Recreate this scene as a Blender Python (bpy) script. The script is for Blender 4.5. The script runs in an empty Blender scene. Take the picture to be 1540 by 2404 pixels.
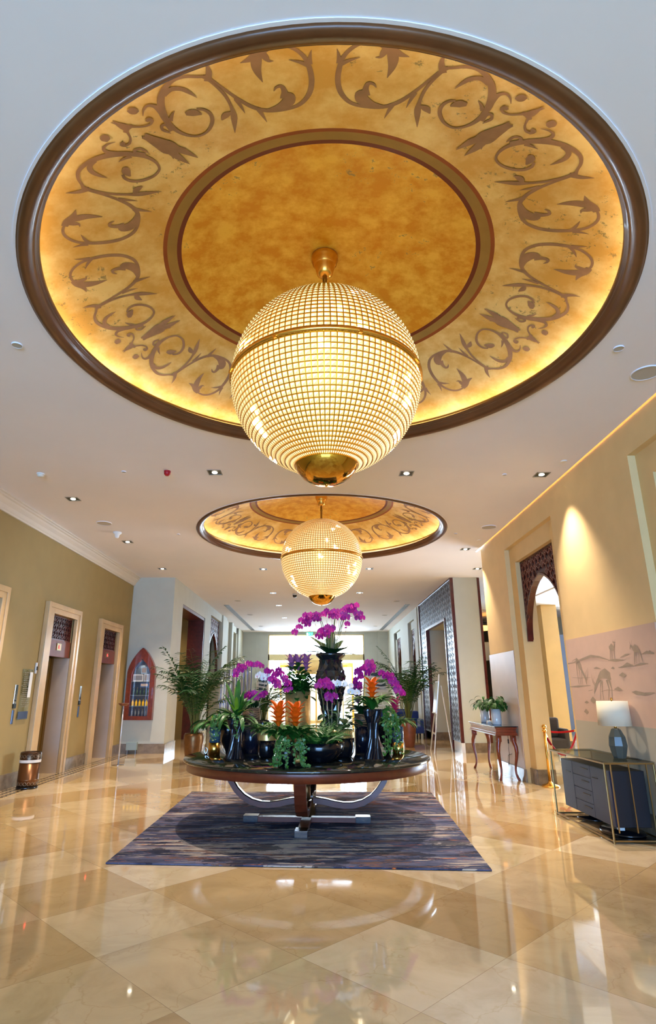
import bpy, bmesh, math, random
from math import sin, cos, pi, radians, sqrt
from mathutils import Vector, Matrix
random.seed(7)
SC = bpy.context.scene
COL = SC.collection

# ------------------------------------------------------------------ camera
F_PX, PITCH, YAW, ROLL, PX0 = 1357.8, .3006, .0046, -.0017, 738.0
CAM_H = 1.6
_f = Vector((-sin(YAW)*cos(PITCH), cos(YAW)*cos(PITCH), sin(PITCH)))
_r = Vector((cos(YAW), sin(YAW), 0)); _u = _r.cross(_f)
_R = _r*cos(ROLL)+_u*sin(ROLL); _U = -_r*sin(ROLL)+_u*cos(ROLL)
cam_d = bpy.data.cameras.new('camera'); cam = bpy.data.objects.new('camera', cam_d); COL.objects.link(cam)
cam.matrix_world = Matrix(((_R.x, _U.x, -_f.x, 0), (_R.y, _U.y, -_f.y, 0), (_R.z, _U.z, -_f.z, CAM_H), (0, 0, 0, 1)))
cam_d.sensor_fit = 'AUTO'; cam_d.sensor_width = 36; cam_d.lens = F_PX/2404*36
cam_d.shift_x = (770-PX0)/2404; cam_d.clip_end = 200
SC.camera = cam
# ------------------------------------------------------------------ world, exposure
SC.view_settings.view_transform = 'Standard'; SC.view_settings.look = 'None'
SC.view_settings.gamma = 1; SC.view_settings.exposure = 1.48
SC.view_settings.use_curve_mapping = False
W = bpy.data.worlds.new('world'); SC.world = W; W.use_nodes = True
W.node_tree.nodes['Background'].inputs[0].default_value = (.60, .79, 1.0, 1)
W.node_tree.nodes['Background'].inputs[1].default_value = 13.0
# sky: bright towards the entrance (+Y), shaded blue behind the camera (-Y)
_wt = W.node_tree; _tc = _wt.nodes.new('ShaderNodeTexCoord'); _sx = _wt.nodes.new('ShaderNodeSeparateXYZ'); _wt.links.new(_tc.outputs['Generated'], _sx.inputs[0])
_mr = _wt.nodes.new('ShaderNodeMapRange'); _mr.inputs[1].default_value = -.1; _mr.inputs[2].default_value = .6; _mr.inputs[3].default_value = .4; _mr.inputs[4].default_value = 17
_wt.links.new(_sx.outputs[1], _mr.inputs[0]); _wt.links.new(_mr.outputs[0], _wt.nodes['Background'].inputs[1])
SC.cycles.max_bounces = 7; SC.cycles.diffuse_bounces = 4; SC.cycles.glossy_bounces = 3; SC.cycles.adaptive_threshold = .03
SC.cycles.transmission_bounces = 6; SC.cycles.sample_clamp_indirect = 6
SC.cycles.caustics_reflective = False; SC.cycles.caustics_refractive = False

def area_light(name, loc, rot, sx, sy, power, color, portal=False):
    d = bpy.data.lights.new(name, 'AREA'); d.shape = 'RECTANGLE'; d.size = sx; d.size_y = sy
    d.energy = power; d.color = color
    if portal: d.cycles.is_portal = True
    o = bpy.data.objects.new(name, d); COL.objects.link(o); o.location = loc; o.rotation_euler = rot
    return o
def spot_light(name, loc, rot, power, color, ang=70, blend=.6, rad=.03):
    d = bpy.data.lights.new(name, 'SPOT'); d.spot_size = radians(ang); d.spot_blend = blend
    d.shadow_soft_size = rad; d.energy = power; d.color = color
    o = bpy.data.objects.new(name, d); COL.objects.link(o); o.location = loc; o.rotation_euler = rot
    return o
# daylight through the tall windows behind the camera (cool)
area_light('daylight_window', (-.8, -9.7, 2.4), (radians(90), 0, 0), 8.4, 4.0, 1000, (.24, .50, .96))
# daylight through the glazed entrance at the far end
area_light('daylight_entrance', (-.07, 33.5, 2.33), (radians(90), 0, radians(180)), 5.4, 4.66, 1, (1, 1, 1), True)
# windows of the rooms to the right
area_light('daylight_lounge', (12.05, 20.0, 2.35), (0, radians(90), 0), 3.7, 8, 1, (1, 1, 1), True)

# ------------------------------------------------------------------ materials
def lin(c):
    return tuple((x/12.92 if x <= .04045 else ((x+.055)/1.055)**2.4) for x in c)
def rgb(r, g, b):
    return lin((r/255, g/255, b/255))
MATS = {}
def mat(name, col, rough=.5, metal=0, spec=.5, emit=None, es=0, coat=0, trans=0, ior=1.45, sheen=0, var=0, vscale=6, bump=0, bscale=60, alpha=1, coatr=.05):
    if name in MATS: return MATS[name]
    m = bpy.data.materials.new(name); m.use_nodes = True; MATS[name] = m
    nt = m.node_tree; b = nt.nodes['Principled BSDF']
    def S(k, v):
        if k in b.inputs: b.inputs[k].default_value = v
    S('Base Color', (*col, 1)); S('Roughness', rough); S('Metallic', metal); S('Specular IOR Level', spec)
    S('Coat Weight', coat); S('Coat Roughness', coatr); S('Transmission Weight', trans); S('IOR', ior); S('Sheen Weight', sheen); S('Alpha', alpha)
    if emit: S('Emission Color', (*emit, 1)); S('Emission Strength', es)
    if var or bump:
        tc = nt.nodes.new('ShaderNodeTexCoord'); nz = nt.nodes.new('ShaderNodeTexNoise')
        nz.inputs['Scale'].default_value = vscale; nz.inputs['Detail'].default_value = 6
        nt.links.new(tc.outputs['Object'], nz.inputs['Vector'])
        if var:
            r = nt.nodes.new('ShaderNodeValToRGB')
            r.color_ramp.elements[0].position = .3; r.color_ramp.elements[1].position = .7
            r.color_ramp.elements[0].color = (*[c*(1-var) for c in col], 1)
            r.color_ramp.elements[1].color = (*[min(1, c*(1+var)) for c in col], 1)
            nt.links.new(nz.outputs['Fac'], r.inputs[0]); nt.links.new(r.outputs[0], b.inputs['Base Color'])
        if bump:
            n2 = nt.nodes.new('ShaderNodeTexNoise'); n2.inputs['Scale'].default_value = bscale
            nt.links.new(tc.outputs['Object'], n2.inputs['Vector'])
            bp = nt.nodes.new('ShaderNodeBump'); bp.inputs['Strength'].default_value = bump; bp.inputs['Distance'].default_value = .01
            nt.links.new(n2.outputs['Fac'], bp.inputs['Height']); nt.links.new(bp.outputs[0], b.inputs['Normal'])
    return m
def nodes_of(m): return m.node_tree, m.node_tree.nodes, m.node_tree.links, m.node_tree.nodes['Principled BSDF']
def ramp(nt, stops, interp='LINEAR'):
    r = nt.nodes.new('ShaderNodeValToRGB'); r.color_ramp.interpolation = interp
    while len(r.color_ramp.elements) < len(stops): r.color_ramp.elements.new(.5)
    for e, (p, c) in zip(r.color_ramp.elements, stops): e.position = p; e.color = (*c, 1)
    return r
def mathn(nt, op, a, b=None, c=None):
    n = nt.nodes.new('ShaderNodeMath'); n.operation = op
    for i, v in enumerate((a, b, c)):
        if v is None: continue
        if isinstance(v, (int, float)): n.inputs[i].default_value = v
        else: nt.links.new(v, n.inputs[i])
    return n.outputs[0]

M_CEIL = mat('ceiling_plaster', rgb(238, 236, 243), .9, var=.015, vscale=1.2)
M_CEILD = mat('ceiling_grey_disc', rgb(188, 184, 176), .8)
M_WALL = mat('wallpaper_dim_lit', rgb(162, 140, 90), .75, var=.035, vscale=3, bump=.15, bscale=220)  # same wallpaper as the right wall, weaker light put into the colour
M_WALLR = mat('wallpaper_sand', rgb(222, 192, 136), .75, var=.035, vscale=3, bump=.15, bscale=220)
M_WALLF = mat('wallpaper_cool_lit', rgb(194, 196, 182), .7, var=.03, vscale=3)  # same wallpaper again, cool daylight put into the colour
M_CORN = mat('cornice_plaster', rgb(224, 216, 204), .8)
M_STONE = mat('cream_limestone', rgb(206, 172, 124), .25, var=.06, vscale=4)
M_PLINTH = mat('brown_marble', rgb(128, 112, 92), .2, var=.28, vscale=8)
M_WHITE = mat('white_paint', rgb(236, 234, 228), .5)
M_DWOOD = mat('dark_red_wood', rgb(84, 30, 22), .3, var=.3, vscale=9, coat=.3)
M_WOOD = mat('mahogany', rgb(116, 44, 20), .28, var=.22, vscale=14, coat=.4)
M_WOODP = mat('mahogany_table_rim', rgb(98, 40, 18), .4, var=.2, vscale=10, coat=.1)
M_MOLD = mat('bronze_brown_moulding', rgb(98, 58, 30), .34, var=.2, vscale=3, coat=.2)
M_BRASS = mat('polished_brass', rgb(230, 178, 86), .24, 1)
M_BRASSD = mat('aged_brass', rgb(158, 132, 84), .3, 1)
M_CHROME = mat('chrome', rgb(205, 205, 208), .12, 1)
M_STEEL = mat('brushed_steel', rgb(160, 160, 160), .35, 1)
M_BRONZE = mat('bronze_pot', rgb(120, 84, 48), .35, .7, var=.2, vscale=10)
M_BLACK = mat('black_lacquer', rgb(14, 15, 20), .18, coat=.3)
M_BLACKG = mat('black_glass', rgb(14, 16, 24), .08, coat=.6)
M_GOLD = mat('gold_leaf', rgb(232, 194, 122), .36, .7, var=.12, vscale=26)
M_GLASS = mat('clear_glass', (1, 1, 1), .02, trans=1, ior=1.05)
M_SOIL = mat('potting_soil', rgb(52, 38, 28), .95)
M_GREEN = mat('leaf_green', rgb(36, 88, 26), .42, var=.35, vscale=14)
M_GREEND = mat('leaf_dark_green', rgb(20, 62, 28), .38, var=.3, vscale=12)
M_GREENY = mat('leaf_yellow_green', rgb(116, 144, 34), .42, var=.3, vscale=12)
M_PALM = mat('palm_green', rgb(30, 80, 28), .45, var=.35, vscale=10)
M_IVY = mat('ivy_green', rgb(46, 102, 28), .45, var=.35, vscale=30)
M_IVYP = mat('ivy_variegated', rgb(72, 116, 58), .45, var=.35, vscale=45)
M_STEM = mat('plant_stem', rgb(92, 100, 44), .5)
M_STAKE = mat('orchid_stake', rgb(198, 176, 148), .6)
M_ORCH = mat('orchid_magenta', rgb(158, 10, 122), .5, var=.35, vscale=30)
M_ORCHW = mat('orchid_white', rgb(240, 236, 236), .5)
M_ORCHC = mat('orchid_lip', rgb(220, 60, 120), .5)
M_ORANGE = mat('bract_orange', rgb(232, 96, 10), .45, var=.18, vscale=30)
M_PINK = mat('bract_pink', rgb(190, 44, 96), .45, var=.18, vscale=30)
M_PURPLE = mat('bract_purple', rgb(134, 60, 130), .45, var=.2, vscale=30)
M_RED = mat('red_velvet', rgb(150, 4, 16), .8, spec=.2)
M_BLUE = mat('blue_velvet', rgb(26, 52, 116), .8, sheen=.6)
M_LAMP = mat('downlight_bulb', (1, .9, .7), .5, emit=(1, .90, .70), es=9)
M_RLAMP = mat('alarm_red', rgb(176, 18, 34), .4)
M_SHADE = mat('lamp_shade_fabric', rgb(214, 204, 178), .8)
M_SMOKE = mat('smoked_glass', rgb(104, 108, 100), .10, trans=.45, ior=1.3)
M_CAB = mat('navy_grey_oak', rgb(20, 26, 52), .5, var=.15, vscale=5)
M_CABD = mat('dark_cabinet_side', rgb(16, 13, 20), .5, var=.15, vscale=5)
M_GROUND = mat('outdoor_paving', rgb(226, 222, 214), .8)
M_STONEP = mat('pinkish_stone', rgb(198, 182, 166), .4, var=.05, vscale=3)

def thin_glass(m, col=(1, 1, 1), gl=.09):
    nt, N, L, B = nodes_of(m)
    out = [n for n in N if n.type == 'OUTPUT_MATERIAL'][0]
    a = N.new('ShaderNodeBsdfTransparent'); a.inputs[0].default_value = (*col, 1); g = N.new('ShaderNodeBsdfGlossy'); g.inputs['Roughness'].default_value = .02
    x = N.new('ShaderNodeMixShader'); x.inputs[0].default_value = gl; L.new(a.outputs[0], x.inputs[1]); L.new(g.outputs[0], x.inputs[2]); L.new(x.outputs[0], out.inputs['Surface'])
thin_glass(M_GLASS)
# polished marble floor: diamond slabs, each slab its own tone, with fine veins
def floor_material():
    m = mat('polished_marble_floor', rgb(216, 190, 150), .045, spec=.85, coat=.35, coatr=.02)
    nt, N, L, B = nodes_of(m)
    tc = N.new('ShaderNodeTexCoord'); mp = N.new('ShaderNodeMapping')
    L.new(tc.outputs['Object'], mp.inputs['Vector'])
    # slab corner at (-.11, 4.3): rotate by 45 degrees, side .91 m
    mp.vector_type = 'POINT'; mp.inputs['Rotation'].default_value = (0, 0, radians(45))
    s = 1/.9123; mp.inputs['Scale'].default_value = (s, s, 1)
    off = Matrix.Rotation(radians(45), 2) @ Vector((-.11*s, 4.3*s))
    mp.inputs['Location'].default_value = (-off.x, -off.y, 0)
    sep = N.new('ShaderNodeSeparateXYZ'); L.new(mp.outputs[0], sep.inputs[0])
    fx = mathn(nt, 'FLOOR', sep.outputs[0]); fy = mathn(nt, 'FLOOR', sep.outputs[1])
    comb = N.new('ShaderNodeCombineXYZ'); L.new(fx, comb.inputs[0]); L.new(fy, comb.inputs[1])
    wn = N.new('ShaderNodeTexWhiteNoise'); wn.noise_dimensions = '2D'; L.new(comb.outputs[0], wn.inputs['Vector'])
    tone = ramp(nt, [(0, rgb(192, 156, 106)), (.35, rgb(204, 172, 122)), (.7, rgb(222, 196, 152)), (1, rgb(230, 208, 172))])
    L.new(wn.outputs['Value'], tone.inputs[0])
    # veins, shifted per slab
    sc = N.new('ShaderNodeVectorMath'); sc.operation = 'SCALE'; sc.inputs[3].default_value = 13.7; L.new(comb.outputs[0], sc.inputs[0])
    ad = N.new('ShaderNodeVectorMath'); ad.operation = 'ADD'; L.new(tc.outputs['Object'], ad.inputs[0]); L.new(sc.outputs[0], ad.inputs[1])
    nz = N.new('ShaderNodeTexNoise'); nz.inputs['Scale'].default_value = 1.7; nz.inputs['Detail'].default_value = 9; nz.inputs['Roughness'].default_value = .62; nz.inputs['Distortion'].default_value = 1.4
    L.new(ad.outputs[0], nz.inputs['Vector'])
    cl = ramp(nt, [(.30, (.80, .76, .70)), (.5, (.96, .95, .93)), (.72, (1.06, 1.07, 1.08))]); L.new(nz.outputs['Fac'], cl.inputs[0])
    vo = N.new('ShaderNodeTexVoronoi'); vo.feature = 'DISTANCE_TO_EDGE'; vo.inputs['Scale'].default_value = 2.3
    nz2 = N.new('ShaderNodeTexNoise'); nz2.inputs['Scale'].default_value = 2.5; nz2.inputs['Detail'].default_value = 5; L.new(ad.outputs[0], nz2.inputs['Vector'])
    mx = N.new('ShaderNodeMixRGB'); mx.inputs[0].default_value = .45; L.new(ad.outputs[0], mx.inputs[1]); L.new(nz2.outputs['Color'], mx.inputs[2]); L.new(mx.outputs[0], vo.inputs['Vector'])
    vr = ramp(nt, [(0, (.80, .70, .56)), (.012, (1, 1, 1))]); L.new(vo.outputs['Distance'], vr.inputs[0])
    m1 = N.new('ShaderNodeMixRGB'); m1.blend_type = 'MULTIPLY'; m1.inputs[0].default_value = 1; L.new(tone.outputs[0], m1.inputs[1]); L.new(cl.outputs[0], m1.inputs[2])
    m2 = N.new('ShaderNodeMixRGB'); m2.blend_type = 'MULTIPLY'; m2.inputs[0].default_value = .5; L.new(m1.outputs[0], m2.inputs[1]); L.new(vr.outputs[0], m2.inputs[2])
    # joints
    rx = mathn(nt, 'ABSOLUTE', mathn(nt, 'SUBTRACT', mathn(nt, 'FRACT', sep.outputs[0]), .5))
    ry = mathn(nt, 'ABSOLUTE', mathn(nt, 'SUBTRACT', mathn(nt, 'FRACT', sep.outputs[1]), .5))
    j = mathn(nt, 'GREATER_THAN', mathn(nt, 'MAXIMUM', rx, ry), .4985)
    m3 = N.new('ShaderNodeMixRGB'); m3.inputs[2].default_value = (*rgb(150, 120, 84), 1); L.new(j, m3.inputs[0]); L.new(m2.outputs[0], m3.inputs[1])
    L.new(m3.outputs[0], B.inputs['Base Color'])
    return m
M_FLOOR = floor_material()

def dome_gold(name, c0, c1, scale):
    m = mat(name, c0, .45, .25)
    nt, N, L, B = nodes_of(m)
    tc = N.new('ShaderNodeTexCoord'); nz = N.new('ShaderNodeTexNoise'); nz.inputs['Scale'].default_value = scale; nz.inputs['Detail'].default_value = 8; nz.inputs['Roughness'].default_value = .65
    L.new(tc.outputs['Object'], nz.inputs['Vector'])
    r = ramp(nt, [(.40, c0), (.62, c1)]); L.new(nz.outputs['Fac'], r.inputs[0])
    # small worn patches where the leaf has come off
    n2 = N.new('ShaderNodeTexNoise'); n2.inputs['Scale'].default_value = 11; n2.inputs['Detail'].default_value = 7; n2.inputs['Roughness'].default_value = .8; L.new(tc.outputs['Object'], n2.inputs['Vector'])
    n3 = N.new('ShaderNodeTexNoise'); n3.inputs['Scale'].default_value = 1.1; n3.inputs['Detail'].default_value = 1; L.new(tc.outputs['Object'], n3.inputs['Vector'])
    w = mathn(nt, 'MULTIPLY', mathn(nt, 'GREATER_THAN', n2.outputs['Fac'], .60), mathn(nt, 'GREATER_THAN', n3.outputs['Fac'], .57))
    mx = N.new('ShaderNodeMixRGB'); mx.inputs[2].default_value = (*rgb(128, 116, 78), 1); L.new(mathn(nt, 'MULTIPLY', w, .7), mx.inputs[0]); L.new(r.outputs[0], mx.inputs[1])
    L.new(mx.outputs[0], B.inputs['Base Color'])
    return m
M_DOME1 = dome_gold('gold_leaf_outer', rgb(224, 178, 88), rgb(246, 218, 146), 2.6)
M_DOME2 = dome_gold('gold_leaf_inner', rgb(222, 154, 30), rgb(246, 200, 78), 5.5)
M_RING1 = mat('ring_red_brown', rgb(150, 76, 30), .5, .1, var=.1)
M_RING2 = mat('ring_olive_gold', rgb(160, 126, 62), .5, .1, var=.1, vscale=5)
M_RING3 = mat('ring_dark_brown', rgb(112, 44, 18), .5, .1)
M_SCROLL = mat('scroll_paint', rgb(164, 128, 98), .5, .1, var=.14, vscale=8)
M_COVE = mat('cove_white', rgb(232, 226, 212), .7)
M_LED = mat('cove_led', (1, .7, .4), .5, emit=(1, .84, .62), es=3.2)
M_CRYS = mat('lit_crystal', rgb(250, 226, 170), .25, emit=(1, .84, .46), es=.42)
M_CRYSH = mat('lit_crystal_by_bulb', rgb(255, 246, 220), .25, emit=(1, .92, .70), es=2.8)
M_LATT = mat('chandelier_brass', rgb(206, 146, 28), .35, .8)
M_CRYS2 = mat('lit_crystal_dim_facet', rgb(246, 214, 140), .25, emit=(1, .74, .30), es=.25)  # dimmer, yellower facets: bead shading put into the emission

def marble_black():
    m = mat('black_veined_marble', rgb(22, 24, 24), .08, coat=.4)
    nt, N, L, B = nodes_of(m)
    tc = N.new('ShaderNodeTexCoord'); mp = N.new('ShaderNodeMapping'); mp.inputs['Scale'].default_value = (1.2, 14, 6); L.new(tc.outputs['Object'], mp.inputs[0])
    nz = N.new('ShaderNodeTexNoise'); nz.inputs['Scale'].default_value = 2.2; nz.inputs['Detail'].default_value = 8; nz.inputs['Roughness'].default_value = .7; L.new(mp.outputs[0], nz.inputs['Vector'])
    r = ramp(nt, [(.5, rgb(16, 18, 18)), (.6, rgb(38, 46, 34)), (.66, rgb(120, 104, 62)), (.69, rgb(24, 28, 26)), (.78, rgb(140, 150, 150))]); L.new(nz.outputs['Fac'], r.inputs[0]); L.new(r.outputs[0], B.inputs['Base Color'])
    return m
M_MARB = marble_black()
def rug_material():
    m = mat('abstract_rug_weave', rgb(80, 84, 100), .95, spec=.2)
    nt, N, L, B = nodes_of(m)
    tc = N.new('ShaderNodeTexCoord')
    def nz(scale, det, rough, sx, sy, off=0):
        mp = N.new('ShaderNodeMapping'); mp.inputs['Scale'].default_value = (sx, sy, 1); mp.inputs['Location'].default_value = (off, off*1.7, 0); L.new(tc.outputs['Object'], mp.inputs[0])
        n = N.new('ShaderNodeTexNoise'); n.inputs['Scale'].default_value = scale; n.inputs['Detail'].default_value = det; n.inputs['Roughness'].default_value = rough; L.new(mp.outputs[0], n.inputs['Vector']); return n.outputs['Fac']
    base = ramp(nt, [(.38, rgb(34, 38, 58)), (.5, rgb(72, 76, 102)), (.62, rgb(108, 106, 126))]); L.new(nz(1.1, 7, .68, 1, 4.2), base.inputs[0])
    def over(prev, fac, col):
        mx = N.new('ShaderNodeMixRGB'); L.new(fac, mx.inputs[0]); L.new(prev, mx.inputs[1]); mx.inputs[2].default_value = (*col, 1); return mx.outputs[0]
    mk = nz(.8, 3, .5, 1, 1.6, 51)
    a = mathn(nt, 'GREATER_THAN', mathn(nt, 'ADD', mathn(nt, 'MULTIPLY', nz(1.5, 8, .70, .8, 11, 3), .6), mathn(nt, 'MULTIPLY', mk, .4)), .535)
    c = over(base.outputs[0], a, rgb(176, 164, 152))
    a = mathn(nt, 'GREATER_THAN', nz(1.2, 8, .7, 1, 6, 9), .57)
    c = over(c, a, rgb(104, 78, 70))
    a = mathn(nt, 'GREATER_THAN', nz(1.7, 9, .75, 1.2, 14, 21), .605)
    c = over(c, a, rgb(206, 110, 50))
    a = mathn(nt, 'MULTIPLY', mathn(nt, 'GREATER_THAN', nz(1.3, 6, .7, 1, 2.0, 31), .55), .75)
    c = over(c, a, rgb(30, 32, 48))
    L.new(c, B.inputs['Base Color'])
    return m
M_RUG = rug_material()
def wave_mat(name, c0, c1, scale, dist=6, rough=.5, axis='Z'):
    m = mat(name, c0, rough); nt, N, L, B = nodes_of(m)
    tc = N.new('ShaderNodeTexCoord'); w = N.new('ShaderNodeTexWave'); w.bands_direction = axis; w.inputs['Scale'].default_value = scale; w.inputs['Distortion'].default_value = dist; w.inputs['Detail'].default_value = 1; w.inputs['Detail Scale'].default_value = .8
    L.new(tc.outputs['Object'], w.inputs['Vector']); r = ramp(nt, [(.35, c0), (.6, c1)]); L.new(w.outputs['Fac'], r.inputs[0]); L.new(r.outputs[0], B.inputs['Base Color']); return m
M_GRAIN = wave_mat('carved_grain', rgb(60, 44, 34), rgb(156, 122, 88), 12, 9)
def mosaic():
    m = mat('mosaic_border', rgb(90, 80, 60), .12); nt, N, L, B = nodes_of(m)
    tc = N.new('ShaderNodeTexCoord'); c = N.new('ShaderNodeTexChecker'); c.inputs['Scale'].default_value = 11; mp = N.new('ShaderNodeMapping'); mp.inputs['Rotation'].default_value = (0, 0, radians(45)); mp.inputs['Location'].default_value = (0, 0, .037)
    L.new(tc.outputs['Object'], mp.inputs[0]); L.new(mp.outputs[0], c.inputs['Vector']); c.inputs[1].default_value = (*rgb(76, 64, 48), 1); c.inputs[2].default_value = (*rgb(196, 168, 122), 1); L.new(c.outputs[0], B.inputs['Base Color']); return m
M_MOSA = mosaic()
M_BLUEG = mat('blue_speckled_glass', rgb(58, 84, 104), .12, coat=.5, var=.5, vscale=60)
M_PHOTO = wave_mat('monochrome_photo', rgb(20, 28, 40), rgb(216, 222, 230), 1.1, 16, .3)

# ------------------------------------------------------------------ mesh builder
class MB:
    def __init__(s): s.v = []; s.f = []; s.m = []; s.s = []
    def add(s, vs, fs, mi=0, sm=False):
        o = len(s.v); s.v.extend([tuple(v) for v in vs])
        for f in fs: s.f.append(tuple(i+o for i in f)); s.m.append(mi); s.s.append(sm)
        return s
    def box(s, x0, x1, y0, y1, z0, z1, mi=0):
        vs = [(x, y, z) for z in (z0, z1) for y in (y0, y1) for x in (x0, x1)]
        return s.add(vs, [(0, 2, 3, 1), (4, 5, 7, 6), (0, 1, 5, 4), (2, 6, 7, 3), (0, 4, 6, 2), (1, 3, 7, 5)], mi)
    def obox(s, M, sx, sy, sz, mi=0):   # box centred at matrix origin
        vs = [M @ Vector((x*sx/2, y*sy/2, z*sz/2)) for z in (-1, 1) for y in (-1, 1) for x in (-1, 1)]
        return s.add(vs, [(0, 2, 3, 1), (4, 5, 7, 6), (0, 1, 5, 4), (2, 6, 7, 3), (0, 4, 6, 2), (1, 3, 7, 5)], mi)
    def bar(s, a, b, w, h=None, mi=0, up=(0, 0, 1)):
        a = Vector(a); b = Vector(b); d = (b-a); L = d.length; d.normalize(); u = Vector(up)
        if abs(d.dot(u)) > .98: u = Vector((0, 1, 0))
        x = d.cross(u).normalized(); z = x.cross(d)
        M = Matrix(((x.x, d.x, z.x, (a.x+b.x)/2), (x.y, d.y, z.y, (a.y+b.y)/2), (x.z, d.z, z.z, (a.z+b.z)/2), (0, 0, 0, 1)))
        return s.obox(M, w, L, h or w, mi)
    def lathe(s, prof, c=(0, 0), seg=24, mi=0, sm=True, sx=1, sy=1, a0=0, cap=True):
        n = len(prof); vs = []
        for (r, z) in prof:
            for k in range(seg):
                a = a0+2*pi*k/seg; vs.append((c[0]+r*cos(a)*sx, c[1]+r*sin(a)*sy, z))
        fs = [(i*seg+k, i*seg+(k+1) % seg, (i+1)*seg+(k+1) % seg, (i+1)*seg+k) for i in range(n-1) for k in range(seg)]
        s.add(vs, fs, mi, sm)
        if cap:
            o = len(s.v)-len(vs)
            for i in (0, n-1):
                if prof[i][0] > 1e-4: s.f.append(tuple(o+i*seg+k for k in range(seg))); s.m.append(mi); s.s.append(False)
        return s
    def tube(s, pts, r, seg=6, mi=0, sm=True, closed=False, flat=1):
        pts = [Vector(p) for p in pts]; n = len(pts)
        if not isinstance(r, (list, tuple)): r = [r]*n
        vs = []; up = Vector((0, 0, 1)); x0 = None
        for i, p in enumerate(pts):
            if closed: d = pts[(i+1) % n]-pts[i-1]
            else: d = pts[min(i+1, n-1)]-pts[max(i-1, 0)]
            if d.length < 1e-9: d = Vector((0, 0, 1))
            d.normalize()
            if x0 is None:
                x = d.cross(up if abs(d.z) < .95 else Vector((0, 1, 0))).normalized()
            else:
                x = (x0-d*x0.dot(d))
                x = x.normalized() if x.length > 1e-6 else d.cross(up).normalized()
            x0 = x; y = d.cross(x)
            for k in range(seg):
                a = 2*pi*k/seg; vs.append(p+(x*cos(a)+y*sin(a)*flat)*r[i])
        m = n if closed else n-1
        fs = [(i*seg+k, i*seg+(k+1) % seg, ((i+1) % n)*seg+(k+1) % seg, ((i+1) % n)*seg+k) for i in range(m) for k in range(seg)]
        if not closed: fs += [tuple(range(seg))[::-1], tuple((n-1)*seg+k for k in range(seg))]
        return s.add(vs, fs, mi, sm)
    def ball(s, c, r, seg=12, rings=8, mi=0, sz=1):
        return s.lathe([(r*sin(pi*i/rings), c[2]-r*sz*cos(pi*i/rings)) for i in range(rings+1)], (c[0], c[1]), seg, mi, cap=False)
    def strip(s, L, R, mi=0, sm=True):
        n = len(L); return s.add(list(L)+list(R), [(i, i+1, n+i+1, n+i) for i in range(n-1)], mi, sm)
    def poly(s, pts, mi=0): return s.add(pts, [tuple(range(len(pts)))], mi)
    def prism(s, pts, vec, mi=0):       # planar polygon extruded by vec
        n = len(pts); v = Vector(vec); p = [Vector(q) for q in pts]
        return s.add(p+[q+v for q in p], [tuple(range(n))[::-1], tuple(range(n, 2*n))]+[(i, (i+1) % n, n+(i+1) % n, n+i) for i in range(n)], mi)
    def build(s, name, mats, parent=None, origin=None, bevel=0, smooth_angle=None):
        if not isinstance(mats, (list, tuple)): mats = [mats]
        O = Vector(origin) if origin else Vector(ORG.get(parent.name, (0, 0, 0))) if parent else None
        if O is None:
            xs = [v[0] for v in s.v]; ys = [v[1] for v in s.v]; zs = [v[2] for v in s.v]
            O = Vector(((min(xs)+max(xs))/2, (min(ys)+max(ys))/2, min(zs)))
        me = bpy.data.meshes.new(name); me.from_pydata([(v[0]-O.x, v[1]-O.y, v[2]-O.z) for v in s.v], [], s.f)
        for m in mats: me.materials.append(m)
        me.polygons.foreach_set('material_index', s.m); me.polygons.foreach_set('use_smooth', s.s)
        bm = bmesh.new(); bm.from_mesh(me); bmesh.ops.recalc_face_normals(bm, faces=bm.faces) if not getattr(s, 'keep', False) else None
        bm.to_mesh(me); bm.free(); me.update()
        o = bpy.data.objects.new(name, me); COL.objects.link(o)
        if parent: o.parent = parent; ORG[o.name] = tuple(ORG.get(parent.name, (0, 0, 0)))
        else: o.location = O; ORG[o.name] = tuple(O)
        if bevel:
            b = o.modifiers.new('bevel', 'BEVEL'); b.width = bevel; b.segments = 2; b.limit_method = 'ANGLE'
        return o
ORG = {}
def tag(o, label=None, cat=None, group=None, kind=None):
    if label: o['label'] = label
    if cat: o['category'] = cat
    if group: o['group'] = group
    if kind: o['kind'] = kind
    return o
def thing(name, label, cat, loc, group=None):
    o = bpy.data.objects.new(name, None); COL.objects.link(o); o.location = loc; o.empty_display_size = .1
    ORG[o.name] = tuple(loc); return tag(o, label, cat, group)
def struct(name, mb, mats, label=None, **k):
    return tag(mb.build(name, mats, **k), label, None, None, 'structure')
def dup(root, loc, label=None, group=None):
    r = root.copy(); COL.objects.link(r); r.location = loc
    if label: r['label'] = label
    if group: r['group'] = group
    for ch in list(root.children):
        c = ch.copy(); COL.objects.link(c); c.parent = r
        for g in list(ch.children):
            d = g.copy(); COL.objects.link(d); d.parent = c
    return r
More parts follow.
